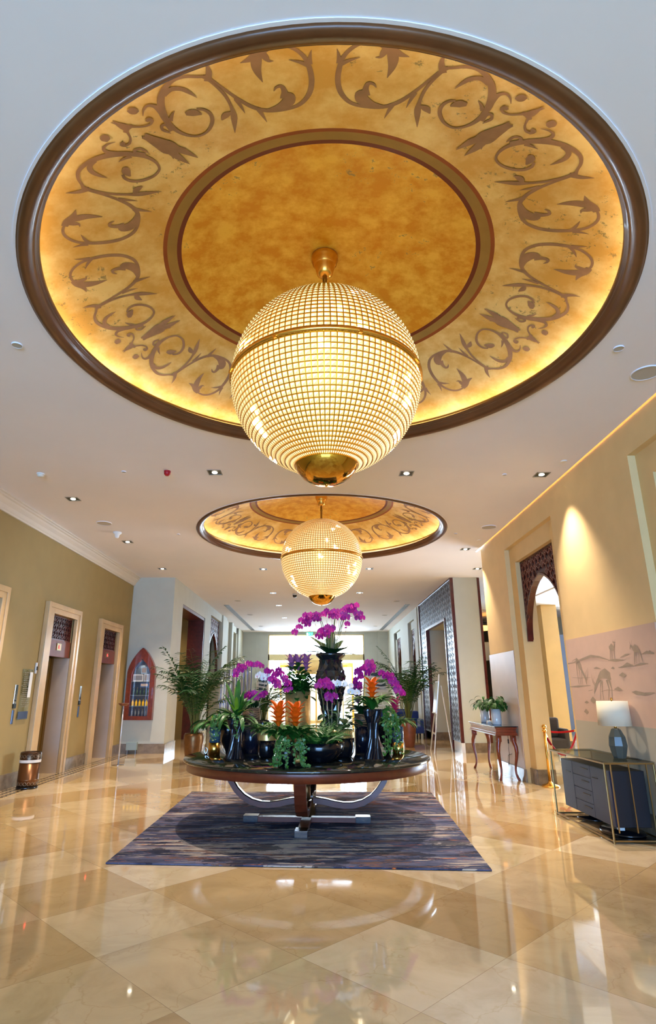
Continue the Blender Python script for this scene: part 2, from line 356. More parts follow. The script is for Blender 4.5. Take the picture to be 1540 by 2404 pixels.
# ------------------------------------------------------------------ data traced for the painted patterns
MOTIF=[[(10.06,2.267,0.0072),(8.38,2.313,0.0113),(6.27,2.318,0.0127),(4.4,2.275,0.0143),(3.01,2.195,0.0162),(2.42,2.086,0.0199),(2.4,1.976,0.0207),(3.25,1.873,0.0197),(5.42,1.793,0.0169),(8.71,1.769,0.0154),(12.47,1.791,0.0188),(15.03,1.862,0.0185),(16.6,1.967,0.0147),(17.67,2.086,0.0126),(18.48,2.192,0.0167),(19.15,2.247,0.0179)],
[(8.23,2.311,0.0283),(9.53,2.291,0.0358),(11.02,2.256,0.0262),(12.79,2.247,0.0015)],
[(9.46,2.299,0.0285),(10.46,2.222,0.0383),(10.91,2.144,0.0273),(10.87,2.049,0.0016)],
[(9.1,2.303,0.0213),(8.86,2.248,0.0247),(8.56,2.21,0.0118),(7.83,2.203,0.0015)],
[(2.4,2.14,0.0225),(2.23,2.192,0.0132),(1.87,2.255,0.0014)],
[(2.67,2.132,0.0196),(3.97,2.165,0.0134),(5.53,2.193,0.0015)],
[(12.69,1.794,0.0136),(9.97,1.795,0.034),(7.78,1.829,0.0503),(7.03,1.884,0.0395),(8.08,1.912,0.0082)],
[(8.15,1.872,0.0331),(7.74,1.929,0.0227),(7.94,1.98,0.016),(8.84,1.982,0.0112),(9.6,1.955,0.0032)],
[(14.12,1.839,0.0219),(13.99,1.771,0.0138),(13.85,1.691,0.0018)],
[(16.92,1.977,0.0195),(16.96,1.912,0.0133),(17.12,1.831,0.0017)],
[(18.88,2.204,0.0061),(18.39,2.121,0.0109),(18.25,2.021,0.0129),(18.77,1.919,0.0133),(19.83,1.822,0.0257),(22.11,1.695,0.0018)],
[(22.31,1.849,0.0051),(20.82,1.876,0.0288),(19.18,1.881,0.005)],
[(19.01,2.196,0.0258),(17.76,2.262,0.0192),(17.19,2.342,0.0014)],
[(18.28,2.229,0.015),(19.77,2.257,0.0119),(21.35,2.299,0.0133),(23.23,2.315,0.0163),(25.51,2.287,0.0211),(27.54,2.231,0.0263),(29.51,2.141,0.0289),(30.74,2.043,0.0233),(31.13,1.953,0.0171),(30.54,1.872,0.0122),(28.95,1.82,0.0106),(26.49,1.821,0.0122),(24.2,1.872,0.0154),(23.2,1.937,0.0151),(23.45,1.996,0.0132),(24.47,2.029,0.0114)],
[(26.75,2.04,0.0164),(25.49,2.018,0.0362),(24.49,1.972,0.0066)],
[(26.35,2.242,0.0077),(24.74,2.264,0.0197),(23.49,2.233,0.0198),(22.9,2.178,0.0155),(22.59,2.113,0.0016)],
[(29.44,2.152,0.0272),(29.17,2.215,0.0188),(29.75,2.253,0.0124),(30.9,2.248,0.0078),(32.08,2.216,0.0024)],
[(31.63,1.985,0.0255),(31.23,2.045,0.0167),(31.82,2.067,0.0116),(32.7,2.04,0.0117),(32.57,2.004,0.0102),(32.43,1.974,0.0026)],
[(29.97,2.059,0.0182),(28.77,2.088,0.0114),(27.57,2.108,0.0016)],
[(35.73,2.334,0.0023),(36.08,2.283,0.0174),(36.04,2.23,0.0274),(34.89,2.213,0.0113)],
[(35.82,2.235,0.0129),(35.02,2.193,0.0097),(34.13,2.152,0.0082),(32.94,2.132,0.0098),(32.02,2.143,0.0114)],
[(32.11,2.135,0.0114),(32.07,2.166,0.021),(32.81,2.167,0.0097)],
[(36.59,2.098,0.0084),(36.04,2.048,0.0373),(36.17,1.967,0.0504),(36.8,1.887,0.0444),(36.47,1.831,0.018)],
[(35.84,1.912,0.0352),(35.22,1.853,0.0232),(33.7,1.799,0.0018)],
[(36.52,1.876,0.0356),(37.15,1.785,0.031),(37.51,1.67,0.0019)],
[(32.74,2.316,0.0031),(32.45,2.303,0.0294),(32.15,2.29,0.0357),(31.85,2.276,0.0296),(31.54,2.263,0.0031)]]
MURAL=[[(8.206,1.764,0.0287),(8.122,1.806,0.0559),(7.997,1.821,0.0791),(7.892,1.784,0.0619),(7.878,1.737,0.02)],
[(8.144,1.735,0.026),(8.19,1.639,0.008),(8.234,1.482,0.0072)],
[(8.114,1.735,0.024),(8.144,1.612,0.0096),(8.141,1.479,0.0072)],
[(7.979,1.739,0.0339),(7.951,1.625,0.012),(8.008,1.481,0.0072)],
[(7.919,1.745,0.0359),(7.88,1.624,0.01),(7.909,1.479,0.007)],
[(8.164,1.77,0.0431),(8.259,1.716,0.0299),(8.34,1.64,0.0287),(8.396,1.563,0.0048)],
[(8.326,1.654,0.0096),(8.399,1.725,0.005),(8.397,1.825,0.0024)],
[(8.311,1.671,0.0096),(8.368,1.732,0.006),(8.325,1.788,0.0024)],
[(7.884,1.781,0.005),(7.854,1.741,0.0036)],
[(8.838,2.049,0.0311),(8.773,2,0.0519),(8.722,1.938,0.0575),(8.686,1.885,0.0264)],
[(8.694,1.892,0.026),(8.65,1.832,0.0264),(8.596,1.765,0.0311),(8.588,1.682,0.0072)],
[(8.569,1.742,0.007),(8.508,1.828,0.006),(8.489,1.911,0.002)],
[(8.607,1.772,0.0072),(8.571,1.844,0.004),(8.523,1.887,0.0024)],
[(8.84,1.996,0.0168),(8.852,1.822,0.0084),(8.837,1.687,0.0072)],
[(8.79,1.971,0.0144),(8.766,1.82,0.0072),(8.791,1.687,0.006)],
[(8.694,1.892,0.01),(8.738,1.686,0.005)],
[(8.838,2.049,0.006),(8.927,2.038,0.0048),(8.975,2.018,0.0042)],
[(7.789,2.137,0.02),(7.722,2.142,0.0551),(7.663,2.122,0.0287)],
[(7.661,2.128,0.014),(7.643,2.167,0.01),(7.639,2.197,0.01)],
[(7.656,2.199,0.0036),(7.657,2.229,0.0024)],
[(7.623,2.196,0.003),(7.596,2.23,0.002)],
[(7.601,2.194,0.004),(7.671,2.203,0.0096)],
[(7.76,2.128,0.01),(7.801,1.989,0.005)],
[(7.723,2.119,0.008),(7.748,1.986,0.004)],
[(7.672,2.122,0.01),(7.681,1.987,0.004)],
[(7.211,2.084,0.02),(7.149,2.086,0.0599),(7.082,2.072,0.0339)],
[(7.197,2.089,0.024),(7.226,2.117,0.018),(7.254,2.129,0.012)],
[(7.247,2.128,0.012),(7.273,2.084,0.005)],
[(7.244,2.137,0.004),(7.259,2.176,0.002)],
[(7.225,2.135,0.0032),(7.202,2.184,0.002)],
[(7.174,2.069,0.014),(7.219,1.903,0.004)],
[(7.138,2.06,0.008),(7.173,1.911,0.004)],
[(7.089,2.063,0.0128),(7.094,1.996,0.006),(7.11,1.921,0.004)],
[(7.081,2.075,0.02),(7.044,2.005,0.008),(7.034,1.926,0.005)],
[(9.132,1.994,0.0084),(8.957,2.001,0.0072),(8.621,2.035,0.0168),(8.341,2.064,0.0216),(8.094,2.039,0.0144),(7.842,1.987,0.004)],
[(7.858,1.982,0.004),(7.676,1.976,0.02),(7.458,1.968,0.004)],
[(7.611,1.879,0.0036),(7.502,1.887,0.014),(7.391,1.911,0.028),(7.237,1.886,0.004)],
[(7.249,1.886,0.003),(7.076,1.903,0.016),(6.916,1.902,0.0024)],
[(7.03,2.011,0.003),(6.91,2.027,0.0192),(6.763,2.006,0.0112)],
[(7.532,2.001,0.003),(7.393,2.026,0.014),(7.302,2.033,0.003)],
[(9.181,1.657,0.0036),(8.881,1.661,0.0168),(8.465,1.672,0.0036)],
[(8.529,1.47,0.01),(8.445,1.479,0.0551),(8.354,1.466,0.0096)],
[(7.803,1.617,0.006),(7.699,1.626,0.0299),(7.608,1.611,0.0048)],
[(7.627,1.788,0.003),(7.533,1.791,0.0359),(7.444,1.783,0.003)],
[(7.381,1.585,0.003),(7.285,1.579,0.026),(7.103,1.562,0.02),(6.886,1.58,0.0048)],
[(8.78,1.315,0.0048),(8.709,1.324,0.0407),(8.645,1.312,0.0048)],
[(8.722,1.442,0.0036),(8.653,1.447,0.024),(8.597,1.444,0.0036)],
[(8.297,1.896,0.0036),(8.216,1.901,0.016),(8.083,1.882,0.002)],
[(7.805,1.878,0.004),(7.755,1.884,0.018),(7.715,1.872,0.003)],
[(8.175,1.591,0.002),(7.99,1.611,0.005),(7.794,1.604,0.002)],
[(8.554,1.598,0.004),(8.419,1.612,0.006)],
[(9.025,1.789,0.0028),(8.772,1.779,0.0048),(8.432,1.777,0.0024)],
[(7.624,1.882,0.0024),(7.383,1.898,0.004),(7.255,1.905,0.002)],
[(6.888,2.026,0.004),(6.841,2.035,0.012),(6.803,2.017,0.004)]]

# ------------------------------------------------------------------ the shell
XL, XR, ZC = -5.37, 3.84, 4.8
YBK, XW = -10.0, -5.0
DOMES = [(.113, 4.65), (.095, 11.88)]
RH = 2.6
mb = MB()
mb.box(-8.5, 12, YBK, 40, -.1, 0)
fl = struct('floor', mb, M_FLOOR, 'polished cream marble floor of large diamond slabs', origin=(0, 0, 0))
mb = MB(); mb.box(XL+.02, XL+.42, 2, 16.4, 0, .004)
struct('trim_1', mb, M_MOSA, 'dark mosaic border band in the floor along the lift wall')

# ceiling with two round openings
mb = MB()
def rect_face(x0, x1, y0, y1): mb.add([(x0, y0, ZC), (x1, y0, ZC), (x1, y1, ZC), (x0, y1, ZC)], [(0, 1, 2, 3)])
def hole_square(cx, cy, R, H, n=96):
    vs = []; 
    for k in range(n):
        a = 2*pi*k/n; c, s = cos(a), sin(a); q = H/max(abs(c), abs(s))
        vs.append((cx+R*c, cy+R*s, ZC)); vs.append((cx+q*c, cy+q*s, ZC))
    mb.add(vs, [(2*k, 2*k+1, 2*((k+1) % n)+1, 2*((k+1) % n)) for k in range(n)])
H = 2.75
rows = [(YBK, DOMES[0][1]-H), (DOMES[0][1]-H, DOMES[0][1]+H), (DOMES[0][1]+H, DOMES[1][1]-H), (DOMES[1][1]-H, DOMES[1][1]+H), (DOMES[1][1]+H, 33.2)]
CX1 = XR-.025
for i, (y0, y1) in enumerate(rows):
    x0 = -8.5
    if i in (1, 3):
        cx, cy = DOMES[i//2]
        hole_square(cx, cy, RH-.02, H); rect_face(x0, cx-H, y0, y1)
        rect_face(cx+H, CX1, y0, y1)
    elif i == 4:
        rect_face(x0, CX1, y0, 16.9); rect_face(CX1, 12, 13.6, 40)
        rect_face(x0, CX1, 16.9, 40)
    else: rect_face(x0, CX1, y0, y1)
rect_face(XR+.01, 12, YBK, 13.6)
struct('ceiling', mb, M_CEIL, 'flat white plaster ceiling with two round domed openings', origin=(0, 0, 0))
# slot of the wall wash along the right wall
mb = MB(); mb.box(CX1-.12, XR, YBK, 13.25, ZC+.14, ZC+.16); mb.box(CX1-.13, CX1-.11, YBK, 13.25, ZC+.002, ZC+.15); 
struct('trim_2', mb, M_CEIL, 'narrow ceiling slot along the right wall')
mb = MB(); mb.box(CX1-.10, CX1-.07, -4.8, 13.2, ZC+.02, ZC+.05)
tag(mb.build('wall_wash_strip', mat('slot_led', (1, .6, .3), .5, emit=(1, .50, .16), es=2.2)), 'warm light strip hidden in the ceiling slot along the right wall', 'light')

# --- left wall with three lift openings, each opening Y y0..y1, top z
LIFTS = [(8.55, 9.72), (11.74, 12.90), (14.64, 15.79)]
OT = 3.115
mb = MB()
ys = -5
for (a, b) in LIFTS:
    mb.box(XL-.5, XL, ys, a, 0, ZC); mb.box(XL-.5, XL, a, b, OT, ZC); ys = b
mb.box(XL-.5, XL, ys, 16.8, 0, ZC)
mb.box(XL-.55, XL-.5, YBK, 16.8, 0, ZC)
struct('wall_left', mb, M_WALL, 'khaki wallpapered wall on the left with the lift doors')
LL = ['lift doorway cut by the left edge of the photo, in pale stone surround', 'middle lift doorway in pale stone surround, right of the wall notice', 'lift doorway nearest the arched display case, in pale stone surround']
def lattice_panel(mb, P, w, h, cell, t=.012, depth=.012, mi=0, keep=None, cellv=None):
    # star and ring fretwork; P(u, v, d) maps panel coordinates to the world
    nu = max(1, round(w/cell)); nv = max(1, round(h/(cellv or cell))); cu, cv = w/nu, h/nv
    def bar2(u0, v0, u1, v1, th):
        du, dv = u1-u0, v1-v0; L = sqrt(du*du+dv*dv); nx, ny = -dv/L*th/2, du/L*th/2
        q = [(u0+nx, v0+ny), (u1+nx, v1+ny), (u1-nx, v1-ny), (u0-nx, v0-ny)]
        vs = [P(a, b, 0) for a, b in q]+[P(a, b, depth) for a, b in q]
        mb.add(vs, [(4, 5, 6, 7), (0, 1, 5, 4), (1, 2, 6, 5), (2, 3, 7, 6), (3, 0, 4, 7)], mi)
    for i in range(nu):
        for j in range(nv):
            u, v = (i+.5)*cu, (j+.5)*cv
            if keep and not keep(u, v): continue
            r = .33*cu; rv = .33*cv
            ring = [(u+r*cos(pi/4*k+pi/8), v+rv*sin(pi/4*k+pi/8)) for k in range(8)]
            for k in range(8): bar2(*ring[k], *ring[(k+1) % 8], t)
            bar2(u+r*.9, v, u+cu/2, v, t); bar2(u-cu/2, v, u-r*.9, v, t)
            bar2(u, v+rv*.9, u, v+cv/2, t); bar2(u, v-cv/2, u, v-rv*.9, t)
            if (i+j) % 2: bar2(u-r*.6, v-rv*.6, u+r*.6, v+rv*.6, t); bar2(u-r*.6, v+rv*.6, u+r*.6, v-rv*.6, t)
def lift(a, b, label, digit):
    t = thing('lift_doorway', label, 'lift', (XL, (a+b)/2, 0), 'lift doorways in the left wall')
    fx = XL+.07; oy0, oy1, ot = a-.30, b+.20, 3.32
    m = MB(); m.box(XL-.02, fx, oy0, a, 0, ot); m.box(XL-.02, fx, b, oy1, 0, ot); m.box(XL-.02, fx, a, b, OT, ot)
    # raised outer fillet
    m.box(fx, fx+.018, oy0, oy0+.10, 0, ot); m.box(fx, fx+.018, oy1-.09, oy1, 0, ot); m.box(fx, fx+.018, oy0+.10, oy1-.09, ot-.10, ot)
    m.build('surround', M_STONE, t, bevel=.004)
    m = MB(); m.box(XL-.385, XL-.005, b-.004, b+.006, 0, 2.29); m.box(XL-.385, XL-.005, a-.006, a+.004, 0, 2.29); m.build('reveal', M_STONEP, t)
    m = MB(); m.box(XL-.40, XL-.36, a, (a+b)/2-.004, 0, 2.29); m.box(XL-.40, XL-.36, (a+b)/2+.004, b, 0, 2.29)
    m.box(XL-.36, XL-.345, b-.10, b, 0, 2.29); m.build('door', mat('dull_gold_metal', rgb(150, 116, 58), .34, .8), t)
    m = MB(); m.box(XL-.10, XL-.02, a, b, 2.29, 2.62); hd = m.build('header', M_WOODP, t, bevel=.003)
    m = MB(); yc = (a+b)/2; m.box(XL-.02, XL-.008, yc-.10, yc+.10, 2.42, 2.56); ind = m.build('indicator', M_BRASSD, hd)
    m = MB(); m.box(XL-.008, XL-.005, yc-.035, yc+.035, 2.45, 2.53); m.build('display_screen', M_BLACK, hd)
    m = MB()
    for (p, q) in digit:
        m.bar((XL-.003, yc+p[0]*.02, 2.49+p[1]*.03), (XL-.003, yc+q[0]*.02, 2.49+q[1]*.03), .008, .004)
    m.build('digit', mat('red_led', (1, .05, .03), .5, emit=(1, .04, .03), es=3), hd)
    m = MB(); m.box(XL-.12, XL-.08, a, b, 2.62, OT, 1)
    for (q0, q1, r0, r1) in ((a, b, 2.62, 2.65), (a, b, OT-.03, OT), (a, a+.03, 2.62, OT), (b-.03, b, 2.62, OT)): m.box(XL-.08, XL-.04, q0, q1, r0, r1)
    lattice_panel(m, lambda u, v, d: (XL-.06+d, a+.03+u, 2.65+v), b-a-.06, OT-2.68, .115, .016, .015)
    m.build('fretwork_panel', [M_DWOOD, mat('fret_backing', rgb(60, 20, 20), .7)], t)
one = [((0, 1), (0, -1))]; six = [((1, 1), (-1, 1)), ((-1, 1), (-1, -1)), ((-1, -1), (1, -1)), ((1, -1), (1, 0)), ((1, 0), (-1, 0))]
lift(*LIFTS[0], LL[0], one); lift(*LIFTS[1], LL[1], six); lift(*LIFTS[2], LL[2], six)

# plinth and cornice of the left wall
mb = MB(); ys = 2
for (a, b) in LIFTS: mb.box(XL, XL+.03, ys, a-.32, 0, .25); ys = b+.22
mb.box(XL, XL+.03, ys, 16.8, 0, .25)
struct('baseboard_left', mb, M_PLINTH, 'brown marble skirting along the lift wall')
mb = MB(); prof = [(0, 4.55), (.03, 4.55), (.03, 4.58), (.05, 4.60), (.07, 4.65), (.12, 4.70), (.13, 4.73), (.16, 4.74), (.16, 4.77), (.19, 4.775), (.19, 4.80), (0, 4.80)]
mb.prism([(XL+p, YBK, z) for p, z in prof], (0, 26.8, 0))
struct('trim_3', mb, M_CORN, 'moulded cornice above the lift wall')

# --- left block with the display niche, and the corridor wall behind it
YB = 16.8; XC = -4.165
mb = MB(); mb.box(-8.5, XC, YB, 18.0, 0, ZC)
mb.box(XC-.4, XC, 18.0, 21.7, 4.2, ZC)
mb.box(XC-.62, XC, 21.7, 22.9, 0, ZC); mb.box(XC-.4, XC, 22.9, 25.5, 4.48, ZC)
mb.box(XC-.4, XC, 25.5, 26.9, 0, ZC); mb.box(XC-.4, XC-.1, 26.9, 28.6, 0, ZC)
mb.box(XC-.4, XC, 28.4, 29.0, 0, ZC); mb.box(XC-.4, XC-.08, 29.0, 31.2, 4.5, ZC); mb.box(XC-.4, XC-.08, 30.9, 31.3, 0, ZC); mb.box(XC-.4, XC-.08, 29.0, 29.3, 0, ZC); mb.box(XC-.4, XC, 31.2, 33.2, 0, ZC)
mb.box(-8.6, -8.5, YBK, 40, 0, ZC)
struct('wall_corner', mb, M_WALLF, 'pale block and corridor wall on the left')
mb = MB(); mb.box(XC, XC+.05, 25.6, 26.7, 0, ZC); mb.box(XC, XC+.05, 28.4, 28.9, 0, ZC)
struct('trim_4', mb, M_WALLF, 'pilasters on the left corridor wall')
mb = MB(); mb.box(XC-.60, XC-.02, 21.60, 21.70, 0, 4.18); mb.box(XC-.40, XC-.02, 18.0, 18.08, 0, 4.18); mb.box(XC-.60, XC-.02, 18.0, 21.7, 4.10, 4.2)
mb.build('door_1', M_DWOOD); tag(bpy.data.objects['door_1'], 'dark red wood lining of the left corridor opening', kind='structure')
mb = MB(); mb.box(-8.5, XC-.62, 22.0, 22.1, 0, ZC); mb.box(-4.95, -4.85, 22.9, 33.2, 0, ZC); mb.box(XC+8.57, XC+8.67, 23.2, 33.2, 0, ZC)
struct('wall_back_left', mb, M_WALL, 'beige wall seen through the left corridor opening')
# skirtings of the block
mb = MB(); mb.box(XL, XC+.03, YB-.03, YB, 0, .25); mb.box(XC, XC+.03, YB, 18.0, 0, .25); mb.box(XC, XC+.03, 21.7, 22.9, 0, .25)
struct('baseboard_corner', mb, M_PLINTH, 'brown marble skirting round the left block')

# arch panels used by openings on both sides
def arch_keep(uc, hw, z0, z1):          # True where fretwork stays (outside a pointed arch)
    def k(u, v):
        x = abs(u-uc); R_ = (hw*hw+(z1-z0)**2)/(2*hw); v -= z0+.05
        if x >= hw or v >= z1-z0: return True
        if v < 0: return False
        return x > sqrt(R_*R_-v*v)-(R_-hw)
    return k
def arch_curve(uc, hw, z0, z1, n=14):
    L = []
    for i in range(n+1):
        v = (z1-z0)*i/n; R_ = (hw*hw+(z1-z0)**2)/(2*hw); L.append((uc-(sqrt(max(0, R_*R_-v*v))-(R_-hw)), z0+v))
    return L+[(2*uc-u, v) for u, v in L[::-1][1:]]
def arch_screen(name, X, y0, y1, zt, zs, za, label, leg=.035, cell=.17, dep=.11, sgn=1, group=None):
    w = y1-y0; t = thing(name, label, 'arch screen', (X, (y0+y1)/2, zs), group)
    m = MB(); base = zs-.02
    lattice_panel(m, lambda u, v, d: (X-d*sgn, y0+u, base+v), w, zt-base, cell, cell*.13, .02, keep=arch_keep(w/2, w/2-leg, 0.0, za-base))
    m.build('fretwork', mat('fret_wood', rgb(120, 62, 44), .35, var=.15), t)
    cur = [(y0+u, base+v) for u, v in arch_curve(w/2, w/2-leg, 0, za-base)]
    m = MB(); n = len(cur)
    top = [(y0, base)]+[(y, zt) for y, z in cur]+[(y1, base)]
    # solid backing between arch and frame
    vs = []; 
    L = [(y0+leg, base)]+cur[1:-1]+[(y1-leg, base)]
    outer = []
    for (y, z) in L:
        outer.append((y, zt))
    xb = X+.012*sgn
    m.add([(xb, y, z) for y, z in L]+[(xb, y, z) for y, z in outer], [(i, i+1, n+i+1, n+i) for i in range(n-1)])
    m.add([(xb, y0, base), (xb, y0+leg, base), (xb, y0+leg, zt), (xb, y0, zt)], [(0, 1, 2, 3)])
    m.add([(xb, y1, base), (xb, y1-leg, base), (xb, y1-leg, zt), (xb, y1, zt)], [(0, 1, 2, 3)])
    m.build('backing_panel', mat('fret_back_dark', rgb(74, 26, 22), .5), t)
    # rim following the arch, with real depth
    m = MB(); t0 = .035
    for i in range(n-1):
        (ya, z_a), (yb, z_b) = cur[i], cur[i+1]
        d = Vector((0, yb-ya, z_b-z_a)).normalized(); nr = Vector((0, -d.z, d.y))
        A = Vector((0, ya, z_a)); B2 = Vector((0, yb, z_b))
        q = [A, B2, B2+nr*t0, A+nr*t0]
        m.prism([(X-.03*sgn, p.y, p.z) for p in q], (dep*sgn, 0, 0))
    m.box(min(X-.02*sgn, X+.05*sgn), max(X-.02*sgn, X+.05*sgn), y0, y0+.03, base, zt); m.box(min(X-.02*sgn, X+.05*sgn), max(X-.02*sgn, X+.05*sgn), y1-.03, y1, base, zt)
    m.box(min(X-.02*sgn, X+.05*sgn), max(X-.02*sgn, X+.05*sgn), y0, y1, zt-.04, zt)
    m.box(min(X-.03*sgn, X+.07*sgn), max(X-.03*sgn, X+.07*sgn), y0, y0+leg, base-.03, base); m.box(min(X-.03*sgn, X+.07*sgn), max(X-.03*sgn, X+.07*sgn), y1-leg, y1, base-.03, base)
    m.build('arch_rim', M_DWOOD, t)
    return t
arch_screen('arch_screen', 4.045, 9.44, 11.30, 4.04, 2.55, 3.62, 'carved dark wood pointed arch in the near opening of the right wall', sgn=1)
arch_screen('arch_screen', XC-.12, 22.95, 25.45, 4.46, 2.4, 3.9, 'carved dark wood arch in the left corridor wall', sgn=-1, cell=.22)

# --- right wall: recess 0, pillar with mural, arch opening, end wall
mb = MB(); t3 = .42
mb.box(XR, XR+t3, YBK, 3.6, 0, ZC+.16)
mb.box(XR, XR+t3, 3.6, 6.65, 4.38, ZC+.16); mb.box(XR+.095, XR+t3, 6.35, 6.65, 0, 4.38); mb.box(XR+.095, XR+t3, 3.6, 6.35, 4.05, 4.38); mb.box(XR+.19, XR+t3, 3.6, 6.35, 0, 4.05)
mb.box(XR, XR+t3, 6.65, 9.14, 0, ZC+.16)
mb.box(XR, XR+t3, 9.14, 11.6, 4.36, ZC+.16)
mb.box(XR+.095, XR+t3, 9.14, 9.44, 0, 4.36); mb.box(XR+.095, XR+t3, 11.30, 11.6, 0, 4.36); mb.box(XR+.095, XR+t3, 9.44, 11.30, 4.04, 4.36)
mb.box(XR, XR+t3, 11.6, 13.25, 0, ZC+.16)
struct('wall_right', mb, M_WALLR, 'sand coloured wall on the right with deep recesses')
mb = MB(); mb.box(XR-.012, XR, 11.62, 13.27, .22, 2.36); mb.box(XR, XR+t3, 13.25, 13.262, .22, 2.36)
struct('trim_5', mb, M_STONEP, 'pale stone wall panel behind the console table', bevel=.002)
mb = MB()
mb.box(XR-.03, XR, 6.62, 9.17, 0, .25); mb.box(XR-.03, XR, 11.57, 13.3, 0, .22); mb.box(XR+.065, XR+.095, 9.17, 9.44, 0, .25); mb.box(XR+.065, XR+.095, 11.30, 11.57, 0, .25); mb.box(XR+.095, XR+t3, 11.27, 11.30, 0, .25); mb.box(XR, XR+t3, 13.25, 13.28, 0, .22)
struct('baseboard_right', mb, M_PLINTH, 'brown marble skirting of the right wall')

# --- right far block clad with fretwork, and the corridor wall beyond
XB = 3.944; YF = 16.9
mb = MB()
mb.box(XB+.03, 4.74, YF, 18.1, 0, ZC); mb.box(XB+.03, 4.74, 18.1, 21.25, 3.70, ZC); mb.box(XB+.03, 4.74, 21.25, 23.2, 0, ZC)
mb.box(4.70, 4.74, YF, 22.4, 3.7, ZC)
mb.box(XB, 4.4, 23.2, 23.9, 0, ZC); mb.box(XB+.1, 4.4, 23.9, 24.1, 0, ZC); mb.box(XB, 4.4, 23.9, 25.6, 4.42, ZC); mb.box(XB+.1, 4.4, 24.0, 25.5, 4.1, 4.45); mb.box(XB+.1, 4.4, 25.4, 25.7, 0, ZC)
mb.box(XB, 4.4, 25.6, 28.0, 0, ZC); mb.box(XB, 4.4, 28.0, 30.4, 4.42, ZC); mb.box(XB+.1, 4.4, 28.0, 28.4, 0, 4.45); mb.box(XB+.1, 4.4, 28.0, 30.4, 4.1, 4.45); mb.box(XB+.1, 4.4, 30.0, 30.4, 0, 4.45); mb.box(XB, 4.4, 30.4, 33.2, 0, ZC)
struct('wall_far_right', mb, M_WALLF, 'pale block and corridor wall on the right')
mb = MB(); mb.box(4.0, 4.98, 21.27, 21.35, 0, ZC); mb.box(4.90, 4.98, 18.0, 21.35, 0, 3.9); mb.box(4.74, 4.98, 18.0, 18.08, 0, 3.9)
struct('wall_room_right', mb, M_WALLR, 'beige room wall seen through the fretwork doorway')
mb = MB(); mb.box(4.0, 4.98, 18.0, 21.3, 3.72, 3.76)
struct('trim_6', mb, M_WALLR, 'low beige ceiling behind the fretwork doorway')
mb = MB(); mb.box(XB-.02, 4.77, YF-.03, YF, 0, .25); mb.box(XB+.03, XB+.06, 21.3, 23.2, 0, .25); mb.box(4.05, 4.9, 21.2, 21.25, 0, .25)
struct('baseboard_far', mb, M_PLINTH, 'brown marble skirting of the far right block')
t = thing('fretwork_screen', 'tall dark fretwork cladding around the doorway, on the right corridor block', 'screen', (XB, 20, 0))
m = MB()
P = lambda u, v, d: (XB-.004-d, YF+.06+u, .27+v)
lattice_panel(m, P, 1.14, 4.5, .285, .026, .005, cellv=.17)
lattice_panel(m, lambda u, v, d: (XB-.004-d, 18.1+u, 3.75+v), 3.2, 1.02, .285, .026, .005, cellv=.17)
lattice_panel(m, lambda u, v, d: (XB-.004-d, 21.3+u, .27+v), 1.14, 4.5, .285, .026, .005, cellv=.17)
m.build('fretwork', mat('fret_grey_brown', rgb(60, 44, 44), .45), t)
m = MB(); m.box(XB, XB+.028, YF+.05, 18.1, .25, 4.78); m.box(XB, XB+.028, 18.1, 21.3, 3.72, 4.78); m.box(XB, XB+.028, 21.3, 22.5, .25, 4.78)
m.build('backing_panel', mat('fret_back_pale', rgb(128, 138, 156), .3), t)
m = MB(); m.box(XB-.04, XB+.05, YF-.015, YF+.06, .25, ZC-.01); m.box(XB-.04, XB+.02, 22.45, 22.52, 0, ZC-.01); m.box(XB-.04, XB+.02, YF+.06, 22.45, ZC-.06, ZC-.01)
m.box(XB-.03, XB+.10, 18.04, 18.12, 0, 3.76); m.box(XB-.03, XB+.10, 21.22, 21.30, 0, 3.76); m.box(XB-.03, XB+.10, 18.12, 21.22, 3.68, 3.76)
m.box(4.70, 4.77, YF-.02, YF+.05, .25, ZC-.01)
m.build('wood_frame', M_DWOOD, t, bevel=.004)
m = MB(); m.box(XB-.03, XB+.06, YF-.035, YF+.9, 0, .25); m.build('white_base', mat('white_gloss', rgb(226, 226, 226), .2), t)
arch_screen('arch_screen', XB+.16, 24.1, 25.4, 4.1, 2.2, 3.7, 'dark wood arch beyond the fretwork doorway, nearer of the two right corridor arches', cell=.22)
arch_screen('arch_screen', XB+.16, 28.4, 30.0, 4.1, 2.2, 3.7, 'dark wood arch beside the far entrance wall, right corridor wall', cell=.25)

# --- far end with the glazed entrance
YE = 33.2
mb = MB(); mb.box(-4.6, -2.75, YE, YE+.3, 0, ZC); mb.box(2.62, 12, YE, YE+.3, 0, ZC); mb.box(-2.75, 2.62, YE, YE+.3, 4.66, ZC)
mb.box(-3.45, -3.40, YE-.03, YE, 0, ZC); mb.box(3.37, XB, YE-.12, YE, 0, ZC)
struct('wall_end', mb, M_WALLF, 'pale end wall around the glazed entrance')
mb = MB(); mb.box(-2.75, 2.62, YE+.05, YE+.2, 3.25, 3.58); mb.box(-2.75, -2.69, YE+.05, YE+.2, 0, 4.66); mb.box(2.56, 2.62, YE+.05, YE+.2, 0, 4.66); mb.box(-2.75, 2.62, YE+.05, YE+.2, 4.60, 4.66)
for x in (-1.55, -1.0, .85, 1.4): mb.box(x-.03, x+.03, YE+.08, YE+.16, 0, 3.25)
fr = struct('window_1', mb, M_GOLD, 'gold framed clerestory and doors of the entrance')
m = MB(); m.box(-2.69, 2.56, YE+.12, YE+.13, 3.58, 4.60); m.box(-2.69, -1.0, YE+.12, YE+.13, 0, 3.25); m.box(.85, 2.56, YE+.12, YE+.13, 0, 3.25); m.build('window_pane', M_GLASS, fr)
